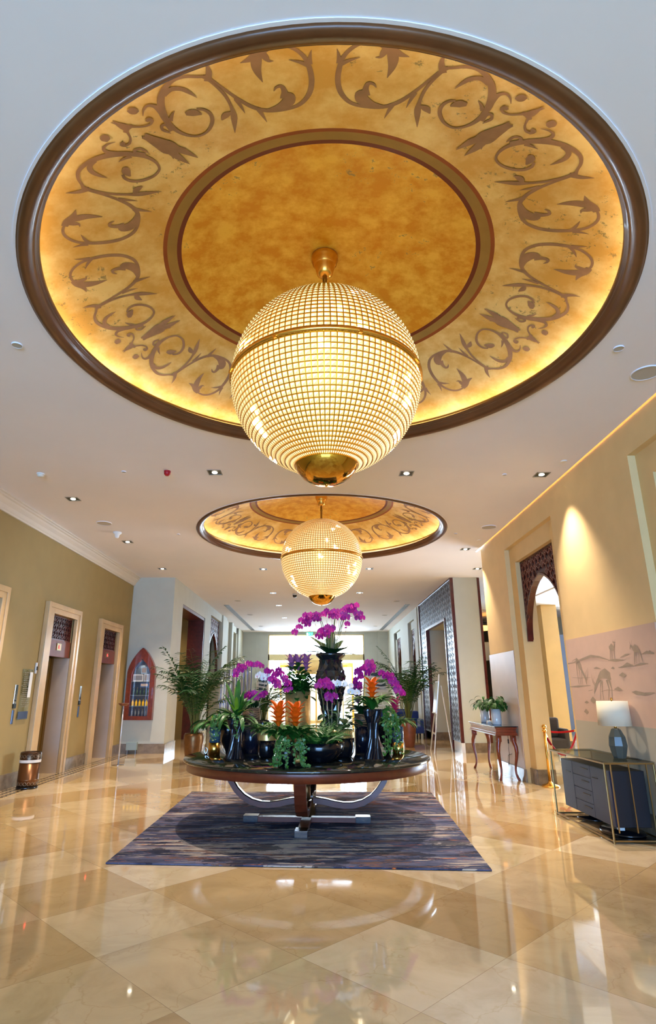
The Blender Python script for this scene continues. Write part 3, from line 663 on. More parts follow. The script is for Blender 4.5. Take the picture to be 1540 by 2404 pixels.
# drum of the revolving door
t = thing('revolving_door', 'gold drum revolving door in the middle of the far entrance', 'door', (-.07, YE+.4, 0))
m = MB(); m.lathe([(1.35, 2.55), (1.35, 3.2), (1.30, 3.2), (1.30, 2.55)], (-.07, YE+.4), 40, cap=False); m.build('canopy_drum', M_GOLD, t)
m = MB()
for k in range(4):
    a = pi/4+k*pi/2+.3; m.bar((-.07, YE+.4, .02), (-.07+1.2*cos(a), YE+.4+1.2*sin(a), .02), .05, .1); m.bar((-.07+1.2*cos(a), YE+.4+1.2*sin(a), .02), (-.07+1.2*cos(a), YE+.4+1.2*sin(a), 2.5), .05)
m.lathe([(.04, 0), (.04, 2.55)], (-.07, YE+.4), 12); m.build('door_wing', M_GOLD, t)
mb = MB(); mb.box(-9, 12, YE+3.2, YE+3.4, 0, 2.0, 0); tag(mb.build('trim_7', M_GROUND), 'pale boundary wall outside the entrance', kind='structure')
mb = MB(); mb.box(-2.2, 2.1, YE+2.0, YE+2.1, 2.95, 3.2); mb.box(-2.2,-2.1,YE+2,YE+2.1,0,2.95); mb.box(2.0,2.1,YE+2,YE+2.1,0,2.95)
tag(mb.build('trim_8', mat('yellow_canopy', rgb(226, 170, 40), .6)), 'yellow outer canopy edge seen through the entrance', kind='structure')

# --- side rooms on the right
mb = MB(); mb.box(XR+t3, 11.9, YBK, 13.2, 4.08, 4.12); mb.box(6.0, 11.9, 13.2, 17.9, 4.08, 4.12)
struct('trim_9', mb, M_CEIL, 'lower white ceiling of the side lounge')
mb = MB(); mb.box(6.72, 7.18, 17.5, 21.0, 0, 4.10)
struct('wall_lounge', mb, M_WALLR, 'yellow lit pier seen through the near arch')
mb = MB(); mb.box(6.69, 7.21, 17.47, 17.5, 0, .25); struct('baseboard_lounge', mb, M_PLINTH, 'skirting of the lounge pier')
mb = MB(); mb.box(7.18, 12, 23.6, 23.7, 0, 3.75); struct('wall_blue', mb, mat('blue_grey_wall', rgb(96, 110, 140), .7), 'blue grey wall at the back of the lounge')
mb = MB(); mb.box(12, 12.1, YBK, 16, 0, ZC); mb.box(12, 12.1, 24, 40, 0, ZC); mb.box(12, 12.1, 16, 24, 0, .5); mb.box(12, 12.1, 16, 24, 4.2, ZC)
struct('wall_outer', mb, M_WALLR, 'outer wall of the lounge with a wide window')
mb = MB(); mb.box(-8.5, 12, YBK-.1, YBK, 0, .4); mb.box(-8.5, 12, YBK-.1, YBK, 4.4, ZC); mb.box(-8.5, XW, YBK-.1, YBK, .4, 4.4); mb.box(3.4, 12, YBK-.1, YBK, .4, 4.4)
struct('wall_behind', mb, M_WALL, 'wall behind the camera with tall windows')
mb = MB()
for x in (XW, -2.9, -.8, 1.3, 3.36): mb.box(x, x+.06, YBK-.08, YBK-.02, .4, 4.4)
struct('window_2', mb, M_WHITE, 'mullions of the tall windows behind the camera')
mb = MB(); mb.box(4.4, 6.9, 26.6, 26.7, 0, ZC); mb.box(8.6, 11.9, 26.6, 26.7, 0, ZC); mb.box(6.9, 8.6, 26.6, 26.7, 2.9, 3.7); mb.box(6.9, 8.6, 26.6, 26.7, 0, .9)
struct('wall_lobby_far', mb, M_WALLF, 'pale wall seen in the gap beside the right wall')
# ------------------------------------------------------------------ domes with painted gold leaf
def dome_z(r): return 5.65-.1*r*r
def build_dome(cx, cy, label):
    t = thing('ceiling_dome', label, 'dome', (cx, cy, 4.70))
    # moulding ring
    m = MB(); prof = [(2.62, 4.802), (2.612, 4.790), (2.604, 4.790), (2.603, 4.784), (2.585, 4.776), (2.56, 4.776), (2.535, 4.784), (2.51, 4.800), (2.492, 4.822), (2.488, 4.838), (2.478, 4.840), (2.476, 4.856), (2.464, 4.858), (2.460, 4.892), (2.475, 4.896), (2.478, 4.842)]
    m.lathe(prof, (cx, cy), 144, cap=False); m.build('moulding_ring', M_MOLD, t)
    m = MB(); m.lathe([(2.634, 4.801), (2.634, 4.794), (2.612, 4.794)], (cx, cy), 144, cap=False, sm=False); m.build('plaster_bead', M_CEIL, t)
    # cove: ledge, white upstand
    m = MB(); m.lathe([(2.476, 4.85), (2.70, 4.85), (2.70, 4.985), (2.60, 4.985)], (cx, cy), 144, cap=False); m.build('cove_ledge', M_COVE, t)
    m = MB(); m.lathe([(2.595, 4.955), (2.575, 4.955), (2.575, dome_z(2.575)+.01), (2.595, 5.0)], (cx, cy), 144, cap=False); m.build('gilt_edge', M_BRASSD, t)
    m = MB(); m.lathe([(2.52, 4.853), (2.545, 4.853), (2.545, 4.875), (2.52, 4.875)], (cx, cy), 144); m.f = [f for f in m.f if len(f) == 4]; m.m = m.m[:len(m.f)]; m.s = m.s[:len(m.f)]; m.build('cove_light', M_LED, t)
    # painted shell
    m = MB(); R = [0.02]+[.12*i for i in range(1, 12)]+[1.38, 1.40, 1.42, 1.505, 1.54, 1.6]+[1.7+.1*i for i in range(9)]+[2.58]
    R = sorted(set(R)); n = 120
    vs = [(cx+r*cos(2*pi*k/n), cy+r*sin(2*pi*k/n), dome_z(r)) for r in R for k in range(n)]
    for i in range(len(R)-1):
        rm = (R[i]+R[i+1])/2
        mi = 1 if rm < 1.38 else 4 if rm < 1.42 else 3 if rm < 1.505 else 2 if rm < 1.54 else 0
        pass
    o = len(m.v); m.v.extend(vs)
    m.f.append(tuple(range(n))); m.m.append(1); m.s.append(True)
    for i in range(len(R)-1):
        rm = (R[i]+R[i+1])/2
        mi = 1 if rm < 1.38 else 4 if rm < 1.43 else 3 if rm < 1.505 else 2 if rm < 1.54 else 0
        for k in range(n):
            m.f.append((i*n+k, i*n+(k+1) % n, (i+1)*n+(k+1) % n, (i+1)*n+k)); m.m.append(mi); m.s.append(True)
    # scrollwork painted on the shell: five mirrored pairs
    def put(th, r, off): # th degrees from -Y towards -X
        a = radians(th); return (cx-r*sin(a), cy-r*cos(a), dome_z(r)-off)
    def smooth(P):
        out = []
        for i in range(len(P)-1):
            p0 = P[max(i-1, 0)]; p1 = P[i]; p2 = P[i+1]; p3 = P[min(i+2, len(P)-1)]
            for s in range(4):
                u = s/4
                q = [0.5*((2*b)+(-a+c)*u+(2*a-5*b+4*c-d)*u*u+(-a+3*b-3*c+d)*u**3) for a, b, c, d in zip(p0, p1, p2, p3)]
                out.append(q)
        out.append(list(P[-1])); return out
    for u in range(5):
        for sgn in (1, -1):
            base = 1.6+72*u+(36 if False else 0)
            for si, st in enumerate(MOTIF):
                P = smooth(st) if len(st) > 2 else st
                Lp, Rp = [], []
                xy = []
                for th, r, w in P:
                    T = base+th if sgn == 1 else base+72-th
                    xy.append((radians(T), r, max(w*.86, .0015)))
                nn = len(xy)
                for i, (T, r, w) in enumerate(xy):
                    T0, r0, _ = xy[max(i-1, 0)]; T1, r1, _ = xy[min(i+1, nn-1)]
                    dx, dy = (T1-T0)*r, r1-r0; L_ = sqrt(dx*dx+dy*dy) or 1
                    nx, ny = -dy/L_, dx/L_
                    off = .003+.0002*si
                    Lp.append(put(math.degrees(T+nx*w/r), r+ny*w, off)); Rp.append(put(math.degrees(T-nx*w/r), r-ny*w, off))
                m.strip(Lp, Rp, 5, False)
    m.keep = True
    m.build('painted_shell', [M_DOME1, M_DOME2, M_RING1, M_RING2, M_RING3, M_SCROLL], t)
    # vent grille in the upstand
    m = MB()
    for k in range(0, 120):
        a0, a1 = 2*pi*k/120, 2*pi*(k+.93)/120
        r = 2.69
        m.add([(cx+r*cos(a0), cy+r*sin(a0), 4.87), (cx+r*cos(a1), cy+r*sin(a1), 4.87), (cx+r*cos(a1), cy+r*sin(a1), 4.95), (cx+r*cos(a0), cy+r*sin(a0), 4.95)], [(0, 1, 2, 3)])
    m.build('vent_grille', mat('vent_beige', rgb(196, 184, 160), .6), t)
    return t
build_dome(*DOMES[0], 'large near ceiling dome of gold leaf with painted scrolls')
build_dome(*DOMES[1], 'second ceiling dome of gold leaf, farther away above the flower table')

# ------------------------------------------------------------------ globe chandeliers
GZ, GR = 4.255, .838
def build_globe(cx, cy, label):
    t = thing('globe_chandelier', label, 'chandelier', (cx, cy, 3.28), 'crystal globe chandeliers')
    c = (cx, cy)
    m = MB(); m.lathe([(.13, dome_z(.1)+.01), (.13, 5.60), (.115, 5.575), (.118, 5.56), (.10, 5.54), (.095, 5.52), (.075, 5.44), (.055, 5.42), (.03, 5.41)], c, 32); m.build('ceiling_rose', M_BRASS, t)
    m = MB(); m.lathe([(.022, 5.42), (.022, 5.34), (.03, 5.32), (.022, 5.30), (.02, 5.16), (.035, 5.13), (.045, 5.05)], c, 16); m.build('rod', M_BRASSD, t)
    nlon, nlat = 102, 50
    th0, th1 = radians(4), radians(161)    # polar angle from the top
    lat = [th0+(th1-th0)*i/nlat for i in range(nlat+1)]
    def P(th, ph, r=GR): return (cx+r*sin(th)*cos(ph), cy+r*sin(th)*sin(ph), GZ+r*cos(th))
    m = MB(); rg = random.Random(3)
    bulbs = [(radians(rg.uniform(48, 146)), rg.uniform(0, 2*pi)) for j in range(40)]
    bd = [Vector((sin(a)*cos(b), sin(a)*sin(b), cos(a))) for a, b in bulbs]
    for i in range(nlat):
        tm = (lat[i]+lat[i+1])/2
        if abs(tm-pi/2) < .022: continue
        step = 1 if sin(tm) > .22 else 1
        for k in range(nlon):
            p0, p1 = 2*pi*k/nlon, 2*pi*(k+1)/nlon; g = .10
            a0, a1 = lat[i]+(lat[i+1]-lat[i])*g, lat[i+1]-(lat[i+1]-lat[i])*g; b0, b1 = p0+(p1-p0)*g, p1-(p1-p0)*g
            d = Vector((sin(tm)*cos((p0+p1)/2), sin(tm)*sin((p0+p1)/2), cos(tm)))
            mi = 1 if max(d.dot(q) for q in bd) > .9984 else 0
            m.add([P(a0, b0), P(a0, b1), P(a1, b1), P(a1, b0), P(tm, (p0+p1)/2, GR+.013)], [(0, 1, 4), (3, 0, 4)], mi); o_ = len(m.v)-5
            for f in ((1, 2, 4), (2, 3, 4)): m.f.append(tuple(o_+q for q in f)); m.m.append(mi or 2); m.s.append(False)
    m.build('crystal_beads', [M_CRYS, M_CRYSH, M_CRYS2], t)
    m = MB()
    m.lathe([((GR-.004)*sin(th0+(th1-th0)*i/60), GZ+(GR-.004)*cos(th0+(th1-th0)*i/60)) for i in range(61)], c, 102, mi=1, cap=False)
    w = .0036
    for i in range(nlat+1):
        th = lat[i]; r = (GR+.006)*sin(th); z = GZ+(GR+.006)*cos(th)
        m.lathe([(r-.006, z-w), (r+.002, z-w), (r+.002, z+w), (r-.006, z+w)], c, nlon, cap=False, sm=False)
    for k in range(nlon):
        ph = 2*pi*k/nlon; tx, ty = -sin(ph)*w, cos(ph)*w
        L_, R_ = [], []
        for i in range(nlat+1):
            p = P(lat[i], ph, GR+.008); f = min(1, sin(lat[i])*2)
            L_.append((p[0]+tx*f, p[1]+ty*f, p[2])); R_.append((p[0]-tx*f, p[1]-ty*f, p[2]))
        m.strip(L_, R_, 0)
    m.build('brass_lattice', [M_LATT, mat('inner_glow', rgb(214, 150, 60), .5, emit=(1, .62, .14), es=.17)], t)
    m = MB(); m.lathe([(GR-.01, GZ-.022), (GR+.022, GZ-.020), (GR+.026, GZ-.008), (GR+.026, GZ+.008), (GR+.022, GZ+.020), (GR-.01, GZ+.022)], c, 102, cap=False)
    for k in range(8):
        a = 2*pi*k/8+.3; m.obox(Matrix.Translation((cx+(GR+.03)*cos(a), cy+(GR+.03)*sin(a), GZ-.026)) @ Matrix.Rotation(a, 4, 'Z'), .02, .03, .02)
    m.build('equator_band', M_BRASS, t)
    m = MB(); m.lathe([(.275, 3.47), (.272, 3.455), (.25, 3.41), (.21, 3.36), (.15, 3.315), (.08, 3.29), (.0, 3.283)], c, 48, cap=False); m.lathe([(.012, 3.29), (.012, 3.272), (.0, 3.268)], c, 8, cap=False); m.build('brass_bowl', mat('mirror_brass', rgb(214, 160, 62), .07, 1), t)
    return t
G1 = build_globe(.083, 4.65, 'large crystal globe chandelier hanging nearest the camera')
dup(G1, (.095, DOMES[1][1], 3.28), 'farther crystal globe chandelier hanging behind the near one')

# ------------------------------------------------------------------ ceiling fittings
def make_downlight():
    t = thing('downlight', 'x', 'downlight', (0, 0, ZC), 'recessed square downlights')
    m = MB(); s, w = .105, .014
    m.box(-s, s, -s, -s+w, -.006, 0); m.box(-s, s, s-w, s, -.006, 0); m.box(-s, -s+w, -s+w, s-w, -.006, 0); m.box(s-w, s, -s+w, s-w, -.006, 0); m.build('trim_frame', M_STEEL, t, origin=(0, 0, 0))
    m = MB(); m.box(-s+w, s-w, -s+w, s-w, -.002, -.0008); m.build('dark_housing', mat('housing_olive_black', rgb(56, 54, 40), .4), t, origin=(0, 0, 0))
    m = MB(); m.lathe([(.042, -.002), (.040, -.008), (.03, -.013), (.0, -.015)], (0, 0), 20, cap=False); m.build('lamp', M_LAMP, t, origin=(0, 0, 0))
    return t
DL = [((-4.235, 9.51), 'square downlight nearest the left cornice, above the lift doors'), ((-4.235, 12.53), 'square downlight above the second lift, beside the white sensor dome'), ((-4.22, 15.5), 'square downlight just in front of the pale left block'),
      ((-1.56, 8.26), 'square downlight left of the bottom bowl of the near chandelier'), ((1.38, 8.33), 'square downlight right of the bottom bowl of the near chandelier'), ((3.48, 8.40), 'square downlight nearest the right wall, close to the mural pier'),
      ((-1.475, 15.59), 'square downlight left of and behind the far dome'), ((1.428, 15.57), 'square downlight right of and behind the far dome'), ((3.50, 13.31), 'square downlight near the far end of the right wall'), ((4.39, 15.61), 'square downlight in front of the right fretwork block'),
      ((-1.50, 19.61), 'square downlight left of the far chandelier, in the corridor'), ((1.45, 19.61), 'square downlight right of the far chandelier, in the corridor'), ((-1.49, 22.57), 'corridor downlight farther left above the tall urn'), ((1.47, 22.57), 'corridor downlight farther right above the tall urn'),
      ((-1.49, 26.6), 'corridor downlight on the left, midway to the entrance'), ((1.47, 26.6), 'corridor downlight on the right, midway to the entrance'), ((-1.49, 30.2), 'corridor downlight on the left, close to the entrance'), ((1.47, 30.2), 'corridor downlight on the right, close to the entrance')]
D0 = make_downlight()
WARM = (1.0, .84, .68)
for i, ((x, y), lab) in enumerate(DL):
    if i == 0: D0.location = (x, y, ZC); D0['label'] = lab; ORG[D0.name] = (x, y, ZC)
    else: dup(D0, (x, y, ZC), lab)
    spot_light('downlight_beam', (x, y, ZC-.03), (0, 0, 0), (215 if x < 4 else 45) if y < 17 else 60, WARM, 115 if abs(x) < 3.4 else 74, .9, .04)
# narrow wall washers in the ceiling slot
for y in (7.85, 12.48, 2.6):
    spot_light('wall_washer', (XR-.24, y, ZC-.02), (0, radians(4), 0), 42, (1, .80, .40), 29, 1.0, .02)
    m = MB(); m.lathe([(.045, ZC-.001), (.045, ZC-.008), (.03, ZC-.012), (0, ZC-.012)], (XR-.24, y), 16, cap=False)
    tag(m.build('wall_washer_fitting', M_WHITE), {7.85: 'small round spotlight above the gazelle mural', 12.48: 'small round spotlight above the console table wall', 2.6: 'small round spotlight in the ceiling near the camera, by the right wall'}[y], 'spotlight', 'wall washing spotlights')
def disc(name, x, y, r, label, cat, group, mat_=M_CEILD, rim=M_CEIL):
    t = thing(name, label, cat, (x, y, ZC), group)
    m = MB(); m.lathe([(r, ZC), (r, ZC-.010), (r*.93, ZC-.014), (r*.93, ZC-.006)], (x, y), 32, cap=False); m.build('rim', rim, t)
    m = MB(); m.lathe([(r*.93, ZC-.009), (0, ZC-.009)], (x, y), 32, cap=False); m.build('grille', mat_, t)
for x, y, lab in ((3.47, 5.40, 'large round ceiling speaker at the right edge, beside the near dome'), (3.51, 11.39, 'round ceiling speaker near the far end of the right wall'), (-4.23, 11.02, 'round ceiling speaker above the lift wall, near the white sensor dome')):
    disc('ceiling_speaker', x, y, .15, lab, 'speaker', 'round ceiling speakers')
for x, y, r, lab in ((-2.888, 4.84, .05, 'small white ceiling cap left of the near dome'), (2.953, 4.94, .05, 'small white ceiling cap right of the near dome'), (2.903, 8.39, .035, 'tiny ceiling cap left of the downlight by the right wall'), (-2.935, 8.21, .035, 'tiny ceiling cap between the smoke detector and the red alarm'), (-2.948, 11.885, .035, 'tiny ceiling cap left of the far dome'), (2.95, 11.9, .035, 'tiny ceiling cap right of the far dome')):
    disc('concealed_sprinkler', x, y, r, lab, 'sprinkler', 'small round ceiling caps')
for x, y, lab in ((-2.93, 21.33, 'flat round vent left in the corridor ceiling, nearest of its row'), (-2.93, 25.43, 'flat round vent left in the corridor ceiling, second of its row'), (2.95, 21.53, 'flat round vent right in the corridor ceiling, nearest of its row'), (2.97, 25.68, 'flat round vent right in the corridor ceiling, second of its row'), (-2.9, 30.1, 'flat round vent left in the corridor ceiling, nearest the entrance'), (2.99, 30.2, 'flat round vent right in the corridor ceiling, nearest the entrance')):
    disc('ceiling_vent', x, y, .13, lab, 'vent', 'round corridor vents')
t = thing('fire_alarm_beacon', 'red fire alarm beacon on the ceiling left of the chandelier', 'alarm', (-2.27, 8.2, ZC))
m = MB(); m.lathe([(.05, ZC), (.05, ZC-.02)], (-2.27, 8.2), 20); m.build('base', M_RLAMP, t)
m = MB(); m.lathe([(.046, ZC-.02), (.048, ZC-.045), (.040, ZC-.06), (.026, ZC-.075), (.0, ZC-.078)], (-2.27, 8.2), 20, cap=False); m.build('sounder', M_RLAMP, t)
t = thing('smoke_detector', 'white smoke detector on the ceiling at the left', 'smoke detector', (-4.238, 8.29, ZC))
m = MB(); m.lathe([(.06, ZC), (.06, ZC-.018)], (-4.238, 8.29), 24); m.build('base', M_WHITE, t)
m = MB(); m.lathe([(.05, ZC-.018), (.052, ZC-.03), (.045, ZC-.035), (.045, ZC-.045), (.02, ZC-.055), (0, ZC-.055)], (-4.238, 8.29), 24, cap=False); m.build('sensor_head', mat('white_plastic', rgb(228, 224, 210), .5), t)
t = thing('wireless_sensor', 'white cone shaped sensor on the ceiling above the lifts', 'sensor', (-4.2, 11.73, ZC))
m = MB(); m.lathe([(.09, ZC), (.088, ZC-.02), (.05, ZC-.05), (.042, ZC-.10), (.03, ZC-.125), (0, ZC-.13)], (-4.2, 11.73), 24, cap=False); m.build('housing', M_WHITE, t)
t = thing('security_camera', 'dark dome security camera on the ceiling left of the far chandelier', 'camera', (-.77, 19.8, ZC))
m = MB(); m.lathe([(.08, ZC), (.08, ZC-.05)], (-.77, 19.8), 20); m.build('base', M_WHITE, t)
m = MB(); m.lathe([(.075, ZC-.05), (.07, ZC-.09), (.045, ZC-.125), (0, ZC-.135)], (-.77, 19.8), 20, cap=False); m.build('dark_dome', M_BLACKG, t)
for x, lab in ((-3.52, 'long slotted air diffuser in the corridor ceiling, left side'), (3.49, 'long slotted air diffuser in the corridor ceiling, right side')):
    t = thing('slot_diffuser', lab, 'air vent', (x, 27, ZC), 'slot diffusers')
    m = MB(); m.box(x-.10, x+.10, 22.4, 32.2, ZC-.004, ZC-.001); m.build('dark_slot', mat('vent_grey', rgb(96, 98, 104), .5), t)
    m = MB()
    for k in range(5): m.box(x-.10+.045*k, x-.085+.045*k, 22.4, 32.2, ZC-.012, ZC-.004)
    m.build('slat', M_STEEL, t)
# exit sign above the entrance
t = thing('exit_sign', 'green illuminated exit sign hanging above the entrance', 'sign', (-.42, 32.4, 4.55))
m = MB(); m.box(-.60, -.24, 32.38, 32.42, 4.52, 4.70); m.build('panel', mat('exit_green', rgb(20, 150, 110), .5, emit=(.03, .6, .38), es=.8), t)
m = MB(); m.box(-.58, -.50, 32.375, 32.38, 4.55, 4.67); m.bar((-.40, 32.374, 4.66), (-.44, 32.374, 4.61), .02, .003); m.bar((-.44, 32.374, 4.61), (-.40, 32.374, 4.56), .02, .003); m.bar((-.44, 32.374, 4.61), (-.48, 32.374, 4.56), .02, .003); m.bar((-.36, 32.374, 4.61), (-.28, 32.374, 4.61), .02, .003); m.bar((-.31, 32.374, 4.65), (-.28, 32.374, 4.61), .02, .003); m.bar((-.31, 32.374, 4.57), (-.28, 32.374, 4.61), .02, .003)
m.build('pictogram', mat('exit_white', (.9, .9, .9), .5, emit=(1, 1, 1), es=1.5), t)
m = MB(); m.box(-.43, -.41, 32.39, 32.41, 4.70, ZC); m.build('bracket', M_WHITE, t)
# seen through the gap: hanging wire lamp
t = thing('wire_pendant', 'zigzag wire pendant lamp with orange glow, in the gap beside the right wall', 'pendant lamp', (7.15, 25.6, 4.2))
m = MB()
for k in range(9):
    z = 4.72-.05*k; m.bar((6.6, 25.6+.03*(k % 2), z), (7.6, 25.6, z-.03-.05*(k % 2)), .014)
m.build('wire_cage', M_BLACK, t)
m = MB(); m.lathe([(.35, 4.30), (.42, 4.22), (.30, 4.12), (0, 4.10)], (7.15, 25.6), 24, cap=False); m.build('glow_bowl', mat('orange_glow', rgb(240, 160, 50), .5, emit=(1, .5, .1), es=1.6), t)
m = MB(); m.box(7.14, 7.16, 25.59, 25.61, 4.3, ZC); m.build('hanger', M_BLACK, t)
for i, (x, y) in enumerate(((5.6, 9.0), (6.5, 14.0), (9.4, 12.0), (9.4, 20.5))):  # fill lamps added to brighten the side lounge
    z = 4.08 if y < 17 else ZC
    m = MB(); m.lathe([(.10, z), (.10, z-.01), (.0, z-.012)], (x, y), 20, cap=False)
    tag(m.build('lounge_fill_lamp', M_LAMP), ['added round fill lamp in the lounge, just inside the near arch', 'added round fill lamp in the lounge before the yellow pier', 'added round fill lamp on the far side of the lounge', 'added round fill lamp at the back of the lounge'][i], 'downlight', 'added lounge fill lamps')
    spot_light('lounge_fill_beam', (x, y, z-.03), (0, 0, 0), 130, (1, .78, .42), 130, .9, .06)
t = spot_light('pier_washer', (6.95, 17.28, 4.05), (radians(-4), 0, 0), 26, (1, .8, .4), 36, .5, .02)
spot_light('room_fill_beam', (4.5, 19.6, 3.68), (0, 0, 0), 22, (1, .8, .5), 130, .9, .06)  # fill light added for the room behind the fretwork doorway
spot_light('room_fill_beam_left', (-5.6, 20.5, 4.7), (0, 0, 0), 70, (1, .8, .5), 120, .9, .06)  # fill light added for the room left of the corridor
# ------------------------------------------------------------------ left wall fittings
def lettering(mb, P, w, h, rows, rg, mi=1, t=.004):
    for r in range(rows):
        v = h*(1-(r+1)/(rows+1)); u = w*.12
        while u < w*rg.uniform(.5, .9):
            l = rg.uniform(.02, .07); q = [(u, v), (u+l, v), (u+l, v+h/rows*.35), (u, v+h/rows*.35)]
            mb.add([P(a, b) for a, b in q], [(0, 1, 2, 3)], mi); u += l+.015
NG = mat('notice_glass', rgb(196, 200, 186), .05); thin_glass(NG, (.9, .92, .88), .12)
t = thing('notice_panel', 'clear glass floor directory notice on the wall left of the middle lift', 'notice', (XL, 11.1, 1.12))
m = MB(); m.box(XL+.02, XL+.026, 10.88, 11.26, 1.12, 2.0); m.build('glass_sheet', NG, t)
m = MB(); m.box(XL+.027, XL+.029, 10.89, 11.25, 1.13, 1.26); m.build('blue_footer', mat('notice_blue', rgb(52, 66, 96), .3), t)
rg = random.Random(5); m = MB(); lettering(m, lambda u, v: (XL+.028, 10.9+u, 1.30+v), .34, .66, 18, rg, 0); m.build('printed_lines', mat('notice_ink', rgb(140, 128, 104), .5), t)
m = MB(); m.box(XL+.027, XL+.030, 11.14, 11.25, 1.5, 1.95); m.build('white_panel', M_WHITE, t)
m = MB()
for y in (10.9, 11.24):
    for z in (1.14, 1.98): m.lathe([(.008, z-.008), (.008, z+.008)], (XL+.012, y), 8)
m.build('stand_off', M_STEEL, t)
t = thing('thermometer', 'white wall thermometer above the notice, beside the middle lift surround', 'thermometer', (XL, 11.36, 1.93))
m = MB(); m.tube([(XL+.02, 11.36, 1.93), (XL+.02, 11.36, 2.13)], [.022, .022], 12); m.build('casing', M_WHITE, t)
m = MB(); m.box(XL+.03, XL+.045, 11.345, 11.375, 1.99, 2.06); m.build('display', M_BLACK, t)
def call_panel(y, label):
    t = thing('lift_call_panel', label, 'lift call panel', (XL, y, 1.08), 'lift call panels')
    m = MB(); m.box(XL, XL+.014, y-.05, y+.05, 1.36, 1.72); m.build('plate', M_CHROME, t, bevel=.003)
    m = MB(); m.box(XL, XL+.02, y-.05, y+.05, 1.32, 1.40); m.lathe([(.018, 1.44), (.018, 1.476)], (XL+.012, y), 12); m.build('button', mat('dark_steel', rgb(70, 76, 80), .3, 1), t)
    m = MB(); m.box(XL, XL+.012, y-.035, y+.035, 1.06, 1.29); m.build('lower_plate', mat('blue_steel', rgb(96, 112, 140), .25, .6), t, bevel=.003)
call_panel(10.75, 'lift call buttons on the wall left of the glass notice'); call_panel(13.68, 'lift call buttons between the middle and far lift')
m = MB(); m.box(XL+.035, XL+.05, 15.2, 15.5, .05, .23)

# waste bin
t = thing('waste_bin', 'brushed bronze waste bin with white liner by the middle lift', 'bin', (-5.05, 10.98, 0))
c = (-5.05, 10.98); R = .175
m = MB(); m.lathe([(R*1.02, .0), (R*1.02, .03), (R*.98, .035)], c, 36); m.build('base', M_BLACK, t)
m = MB(); m.lathe([(R*.97, .03), (R*.97, .14), (R, .145), (R*.97, .15), (R*.97, .44)], c, 36); m.build('body', mat('bin_bronze', rgb(120, 84, 58), .3, .9), t)
m = MB(); m.lathe([(R*1.0, .42), (R*1.01, .45), (R*.985, .47)], c, 36, cap=False)
for k in range(36): pass
m.build('liner', mat('white_liner', rgb(214, 208, 200), .6), t)
m = MB(); m.lathe([(R*.99, .465), (R*.99, .58), (R*.94, .59), (R*.9, .58), (R*.9, .50)], c, 36, cap=False); m.build('lid_ring', mat('bin_dark_bronze', rgb(84, 62, 46), .3, .9), t)
m = MB()
for z, rr in ((.525, R+.002), (.085, R*.98)):
    m = MB()
    for k in range(18):
        a = 2*pi*k/18; C0 = Vector((c[0]+rr*cos(a), c[1]+rr*sin(a), z))
        e = Vector((-sin(a), cos(a), 0)); u = Vector((0, 0, 1))
        m.tube([C0+e*(.024*cos(q))+u*(.028*sin(q)) for q in [2*pi*j/8 for j in range(8)]], .0018, 4, closed=True)
    m.build('filigree_band', mat('filigree_silver', rgb(190, 170, 140), .35, .9), t)

SPX, SPY = -4.54, 14.25
t = thing('pole_ashtray_stand', 'slim chrome pole stand with a small brown tray, left of the flower table', 'stand', (SPX, SPY, 0))
m = MB(); m.lathe([(.14, 0), (.14, .008), (.02, .014), (.012, .03)], (SPX, SPY), 32); m.build('base_plate', M_CHROME, t)
m = MB(); m.lathe([(.016, .012), (.016, 1.30)], (SPX, SPY), 12); m.build('pole', mat('satin_silver', rgb(214, 216, 220), .35, .5), t)
m = MB(); m.lathe([(.014, 1.28), (.07, 1.285), (.12, 1.325), (.122, 1.34), (.11, 1.343), (0, 1.31)], (SPX, SPY), 28, cap=False); m.lathe([(.006, 1.31), (.006, 1.38), (.0, 1.385)], (SPX, SPY), 8, cap=False); m.build('tray', mat('tray_bronze', rgb(130, 84, 60), .35, .5), t)

# arched display case on the pale block
def ogee(y, zb, zs, zt, xc, hw, n=12):      # pointed arch outline in XZ
    L = [(xc-hw, y, zb), (xc-hw*1.0, y, zs)]
    for i in range(1, n+1):
        q = i/n; L.append((xc-hw*(1-q**1.6)**.85 if q < 1 else xc, y, zs+(zt-zs)*q))
    return L+[(2*xc-p[0], p[1], p[2]) for p in L[::-1][1:]]
t = thing('display_case', 'red mahogany arched display case on the pale block left of the corridor', 'display case', (-4.89, YB, .86))
xc, hw = -4.895, .385
out = ogee(0, .86, 2.10, 2.78, xc, hw); inn = ogee(0, .96, 2.06, 2.46, xc+.0, hw-.13)
m = MB(); n = len(out)
for yy, flip in ((YB-.16, 1),):
    m.add([(p[0], yy, p[2]) for p in out]+[(p[0], yy, p[2]) for p in inn], [(i, (i+1) % n, n+(i+1) % n, n+i) for i in range(n)])
m.add([(p[0], YB-.16, p[2]) for p in out]+[(p[0], YB, p[2]) for p in out], [(i, (i+1) % n, n+(i+1) % n, n+i) for i in range(n)])
m.add([(p[0], YB-.16, p[2]) for p in inn]+[(p[0], YB-.01, p[2]) for p in inn], [(i, (i+1) % n, n+(i+1) % n, n+i) for i in range(n)])
m.build('frame', M_WOOD, t)
m = MB(); m.add([(p[0], YB-.012, p[2]) for p in inn], [tuple(range(n))]); m.build('back_panel', mat('case_back', rgb(58, 70, 86), .4), t)
m = MB()
for z in (1.22, 1.50, 1.86): m.box(xc-hw+.13, xc+hw-.13, YB-.14, YB-.012, z-.008, z+.008)
m.build('shelf', mat('shelf_glass', rgb(150, 170, 170), .1, trans=.4), t)
m = MB(); m.add([(p[0], YB-.150, p[2]) for p in inn], [tuple(range(n))]); m.build('glass_front', M_GLASS, t)
spot_light('case_lamp', (xc, YB-.09, 2.36), (0, 0, 0), 5, (1, .85, .6), 120, .8, .01)
